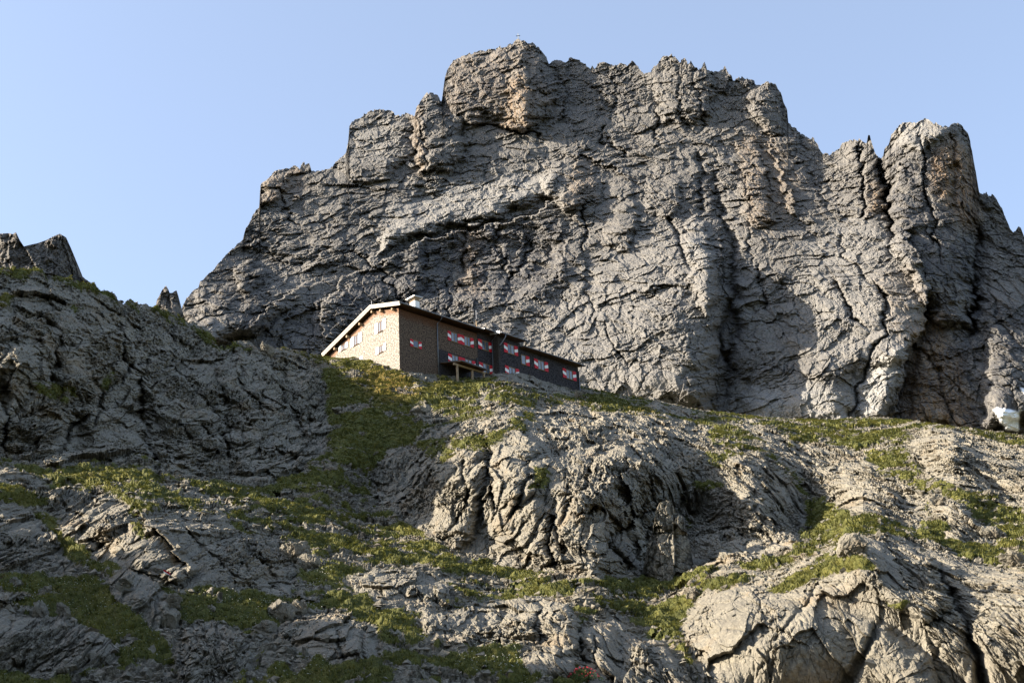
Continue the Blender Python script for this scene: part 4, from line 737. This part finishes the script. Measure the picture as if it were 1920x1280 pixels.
BL=[(500,655,12,15,'upright pointed boulder on the crest left of the hut'),(320,1122,16,17,'rounded pale boulder beside the lit rock slab at lower left'),(318,1158,16,22,'tall grey boulder under the rounded pale boulder at lower left'),
 (496,1170,21,14,'dark squat boulder below the turf ledge'),(522,1146,23,20,'brown grey boulder at the right end of the turf ledge'),(560,1138,15,17,'upright boulder right of the brown grey boulder'),
 (550,1040,26,22,'sunlit boulder in the scree below the gully'),(577,1058,19,17,'smaller boulder leaning on the sunlit boulder in the scree'),(810,685,14,9,'pale block at the foot of the dark front wall of the hut'),
 (84,1113,10,9,'lone grey stone in the turf at far lower left'),(28,1098,9,8,'small stone in the turf near the left edge'),(124,1260,16,8,'low flat boulder in the dark turf at bottom left'),(284,1231,9,8,'small round stone at bottom left of the broad rock slab'),
 (72,1146,13,16,'pointed boulder standing in turf at far left'),(114,1150,11,13,'smaller pointed boulder right of the pointed boulder in turf'),(1762,935,12,13,'round knob boulder on the ridge at right'),(1905,1052,22,14,'flat topped boulder at the right edge'),
 (1085,745,9,5,'small pale block on the crest below the right wing of the hut'),(785,768,16,9,'pale block in the meadow below the gable'),(1860,1000,14,10,'grey block on the slope at right'),(632,768,8,5,'small stone in the green gully'),
 (640,772,5,4,'tiny stone in the green gully'),(1185,1010,10,9,'grey block at the foot of the big rounded outcrop'),(1305,1115,11,12,'upright block on the turf below the split pinnacle'),(1606,1030,27,24,'big upright block with a sunlit top on the crest of the lower right outcrop'),(395,1137,7,6,'pale stone on the turf ledge at lower left'),(235,1105,14,9,'pale wedge stone left of the lit rock slab')]
for i,(x,y,rx,ry,l) in enumerate(BL): boulder(x,y,rx,ry,l,i+3,rot=.3*math.sin(i*2.1))
# ================================================================ scree stones (uncountable), turf, flowers
def surface_points(weight,n,seed):
    A=HP[:-1:3,:-1:3]; a=np.linalg.norm(np.cross(HP[1::3,:-1:3][:A.shape[0],:A.shape[1]]-A,HP[:-1:3,1::3][:A.shape[0],:A.shape[1]]-A),axis=-1)
    w_=(a.clip(0,.05)*weight[:-1:3,:-1:3]).ravel(); w_/=w_.sum(); r=np.random.default_rng(seed); k=r.choice(len(w_),n,p=w_); i,j=np.divmod(k,A.shape[1]); i*=3; j*=3
    fu,fv=r.random(n)[:,None],r.random(n)[:,None]; i2=np.minimum(i+3,HP.shape[0]-1); j2=np.minimum(j+3,HP.shape[1]-1)
    return HP[i,j]*(1-fu)*(1-fv)+HP[i2,j]*fu*(1-fv)+HP[i,j2]*(1-fu)*fv+HP[i2,j2]*fu*fv,r,(i,j)
def build_scree():
    vis=(HY<1300)
    P,r,_=surface_points(((1-HT)*(1-HR)*1.0+.04*HR)*vis,34000,5); n=len(P)
    base=np.array([(1,0,0),(-1,0,0),(0,1,0),(0,-1,0),(0,0,1),(0,0,-1)],float); F8=np.array([(0,2,4),(2,1,4),(1,3,4),(3,0,4),(2,0,5),(1,2,5),(3,1,5),(0,3,5)])
    # octahedra with every corner shifted: angular chips
    s=.035+.20*r.random(n)**3.5; V=base[None]*(.6+.8*r.random((n,6,1)))+r.normal(size=(n,6,3))*.28; ang=r.random(n)*6.28; c,d=np.cos(ang),np.sin(ang)
    V=np.stack([V[...,0]*c[:,None]-V[...,1]*d[:,None],V[...,0]*d[:,None]+V[...,1]*c[:,None],V[...,2]*.7],-1)*s[:,None,None]+P[:,None]+np.array([0,0,.02])
    me=bpy.data.meshes.new('scree_stones'); me.from_pydata(V.reshape(-1,3).tolist(),[],(F8[None]+np.arange(n)[:,None,None]*6).reshape(-1,3).tolist()); me.materials.append(MAT_HILL)
    for k in('grass','gold','soil'): me.attributes.new(k,'FLOAT','POINT')
    o=bpy.data.objects.new('scree_stones',me); COL.objects.link(o); o['kind']='stuff'; o['label']='grey scree and small stones scattered over the slope'; o['category']='scree'
def grass_material():
    m=NT('turf_blades'); v=m.pos(); g=m.noise(v,.3,4,.6); t=m.attr('tone')
    a=m.ramp(g,[(.3,(.03,.038,.010)),(.5,(.082,.09,.017)),(.65,(.16,.145,.028)),(.78,(.21,.145,.038))]); a=m.mix(.6,a,m.ramp(t,[(0,(.018,.024,.008)),(.45,(.066,.075,.016)),(.8,(.155,.14,.03)),(1,(.29,.23,.10))]))
    m.color(a); m.b.inputs['Subsurface Weight'].default_value=0
    tr=m.n('ShaderNodeBsdfTranslucent'); m.link(a,tr.inputs[0]); mx=m.n('ShaderNodeMixShader'); mx.inputs[0].default_value=.4; m.link(m.b.outputs[0],mx.inputs[1]); m.link(tr.outputs[0],mx.inputs[2])
    m.link(mx.outputs[0],m.t.nodes['Material Output'].inputs[0]); return m.m
def build_turf():
    P,r,ij=surface_points((HT>.45)*(HY<1305)*(.35+.65*HT),130000,9); n=len(P); K=6
    dist=np.linalg.norm(P,axis=1); az=r.random((n,K))*6.28; sp=.03+.06*r.random((n,K)); rad=r.random((n,K))*.10
    L=(.04+.11*r.random((n,1))**1.5)*(.6+.7*r.random((n,K))); wd=.008+.00016*dist[:,None]+0*L
    root=P[:,None]+np.stack([np.cos(az)*rad,np.sin(az)*rad,np.full_like(rad,-.03)],-1); tip=root+np.stack([np.cos(az)*(sp+L*.35),np.sin(az)*(sp+L*.35),L],-1)
    side=np.stack([-np.sin(az),np.cos(az),0*az],-1)*wd[...,None]; V=np.stack([root-side,root+side,tip],2).reshape(-1,3); f=np.arange(len(V)).reshape(-1,3)
    me=bpy.data.meshes.new('turf'); me.vertices.add(len(V)); me.vertices.foreach_set('co',V.astype(np.float32).ravel()); me.loops.add(f.size); me.loops.foreach_set('vertex_index',f.ravel().astype(np.int32)); me.polygons.add(len(f)); me.polygons.foreach_set('loop_start',np.arange(0,f.size,3,dtype=np.int32)); me.update(calc_edges=True)
    a=me.attributes.new('tone','FLOAT','POINT'); a.data.foreach_set('value',np.repeat(r.random((n,K))*.35+r.random((n,1))**1.3*.65,3).astype(np.float32)); me.materials.append(grass_material())
    o=bpy.data.objects.new('turf',me); COL.objects.link(o); o['kind']='stuff'; o['label']='green and yellowing alpine turf in tufts between the rocks'; o['category']='grass'
    low=(HY>1060)*(HT>.5)*((HX<620)|((HX>850)&(HX<1010)&(HY>1190)))
    P,r,_=surface_points(low*1.,900,21); n=len(P); b=Bm()
    for p in P:
        s=.016+.014*r.random(); z=.12+.12*r.random(); x,y,zz=p; b.tube([(x,y,zz),(x+.02,y,zz+z)],.004,3,1); k=len(b.v); b.v+=[(x+s*math.cos(t),y+s*math.sin(t)*.8-.2*s,zz+z+s*.5*math.sin(2*t)) for t in (0,1.26,2.5,3.77,5.03)]; b.f.append([k,k+1,k+2,k+3,k+4]); b.m.append(0)
    o=b.build('alpine_flowers',[simple_mat('white_petals',(.75,.75,.7)),simple_mat('flower_stalk',(.06,.09,.03))]); o['kind']='stuff'; o['label']='tiny white flowers dotted over the dark lower turf'; o['category']='flowers'
build_scree(); build_turf()
def build_alpenrose():
    c=ground_hit(1090,1284); t=thing('alpenrose_shrub','low alpenrose shrub with red flowers at the bottom edge','shrub',c); r=random.Random(4)
    lv=Bm()
    for i in range(1500):
        a,b_,k=r.random()*6.28,r.random(),r.random()**.5; x,y,z=math.cos(a)*k*.7,math.sin(a)*k*.5,.03+.45*(1-k*k)*b_+.02; s=.018+.012*r.random(); n=len(lv.v)
        d=Vector((r.gauss(0,1),r.gauss(0,1),r.gauss(0,.8))).normalized()*s; e=Vector((r.gauss(0,1),r.gauss(0,1),r.gauss(0,1))).normalized()*s*.5; p=Vector((x,y,z))
        lv.v+=[tuple(p-d),tuple(p+e),tuple(p+d),tuple(p-e)]; lv.f.append([n,n+1,n+2,n+3]); lv.m.append(0)
    red=simple_mat('alpenrose_petal',(.55,.05,.07))
    for i in range(56):
        a,k=r.random()*6.28,r.random()**.5; p=Vector((math.cos(a)*k*.66,math.sin(a)*k*.45,.08+.45*(1-k*k))); fl=Bm()
        for j in range(7):
            q=p+Vector((r.gauss(0,.014),r.gauss(0,.014),r.gauss(0,.012))); n=len(fl.v); d=Vector((r.gauss(0,1),r.gauss(0,1),r.gauss(0,1))).normalized()*.018; e=d.orthogonal().normalized()*.015
            fl.v+=[tuple(q-d),tuple(q+e),tuple(q+d),tuple(q-e)]; fl.f.append([n,n+1,n+2,n+3]); fl.m.append(0)
        fl.build('flower',red,t)
    lv.build('leaves',simple_mat('alpenrose_leaf',(.05,.08,.02)),t)
build_alpenrose()
def build_waymark():      # red-white-red stripe painted on the rock
    kk=ground_hit(314,1077); d=dirs(np.array(314.),np.array(1077.)); d=d/np.linalg.norm(d); c=kk-d*.22; u=np.linalg.norm(c)/F
    b=Bm()
    for k,(lo,hi,mi) in enumerate(((-5.2,-2.,0),(-2.,2.,1),(2.,5.2,0))):
        pts=[]
        for dep in(0,.25):
            for y in(lo,hi):
                for x in(-6,6): v=rt*x*u+upv*(y-.62*x)*u+d*dep+0*c; pts.append(tuple(v))
        b.hexa(pts,mi)
    o=b.build('painted_waymark',[M_RED,M_WHITE]); o.location=c; tag(o,'red white red painted trail mark on the shaded rock at lower left','trail mark')
build_waymark()
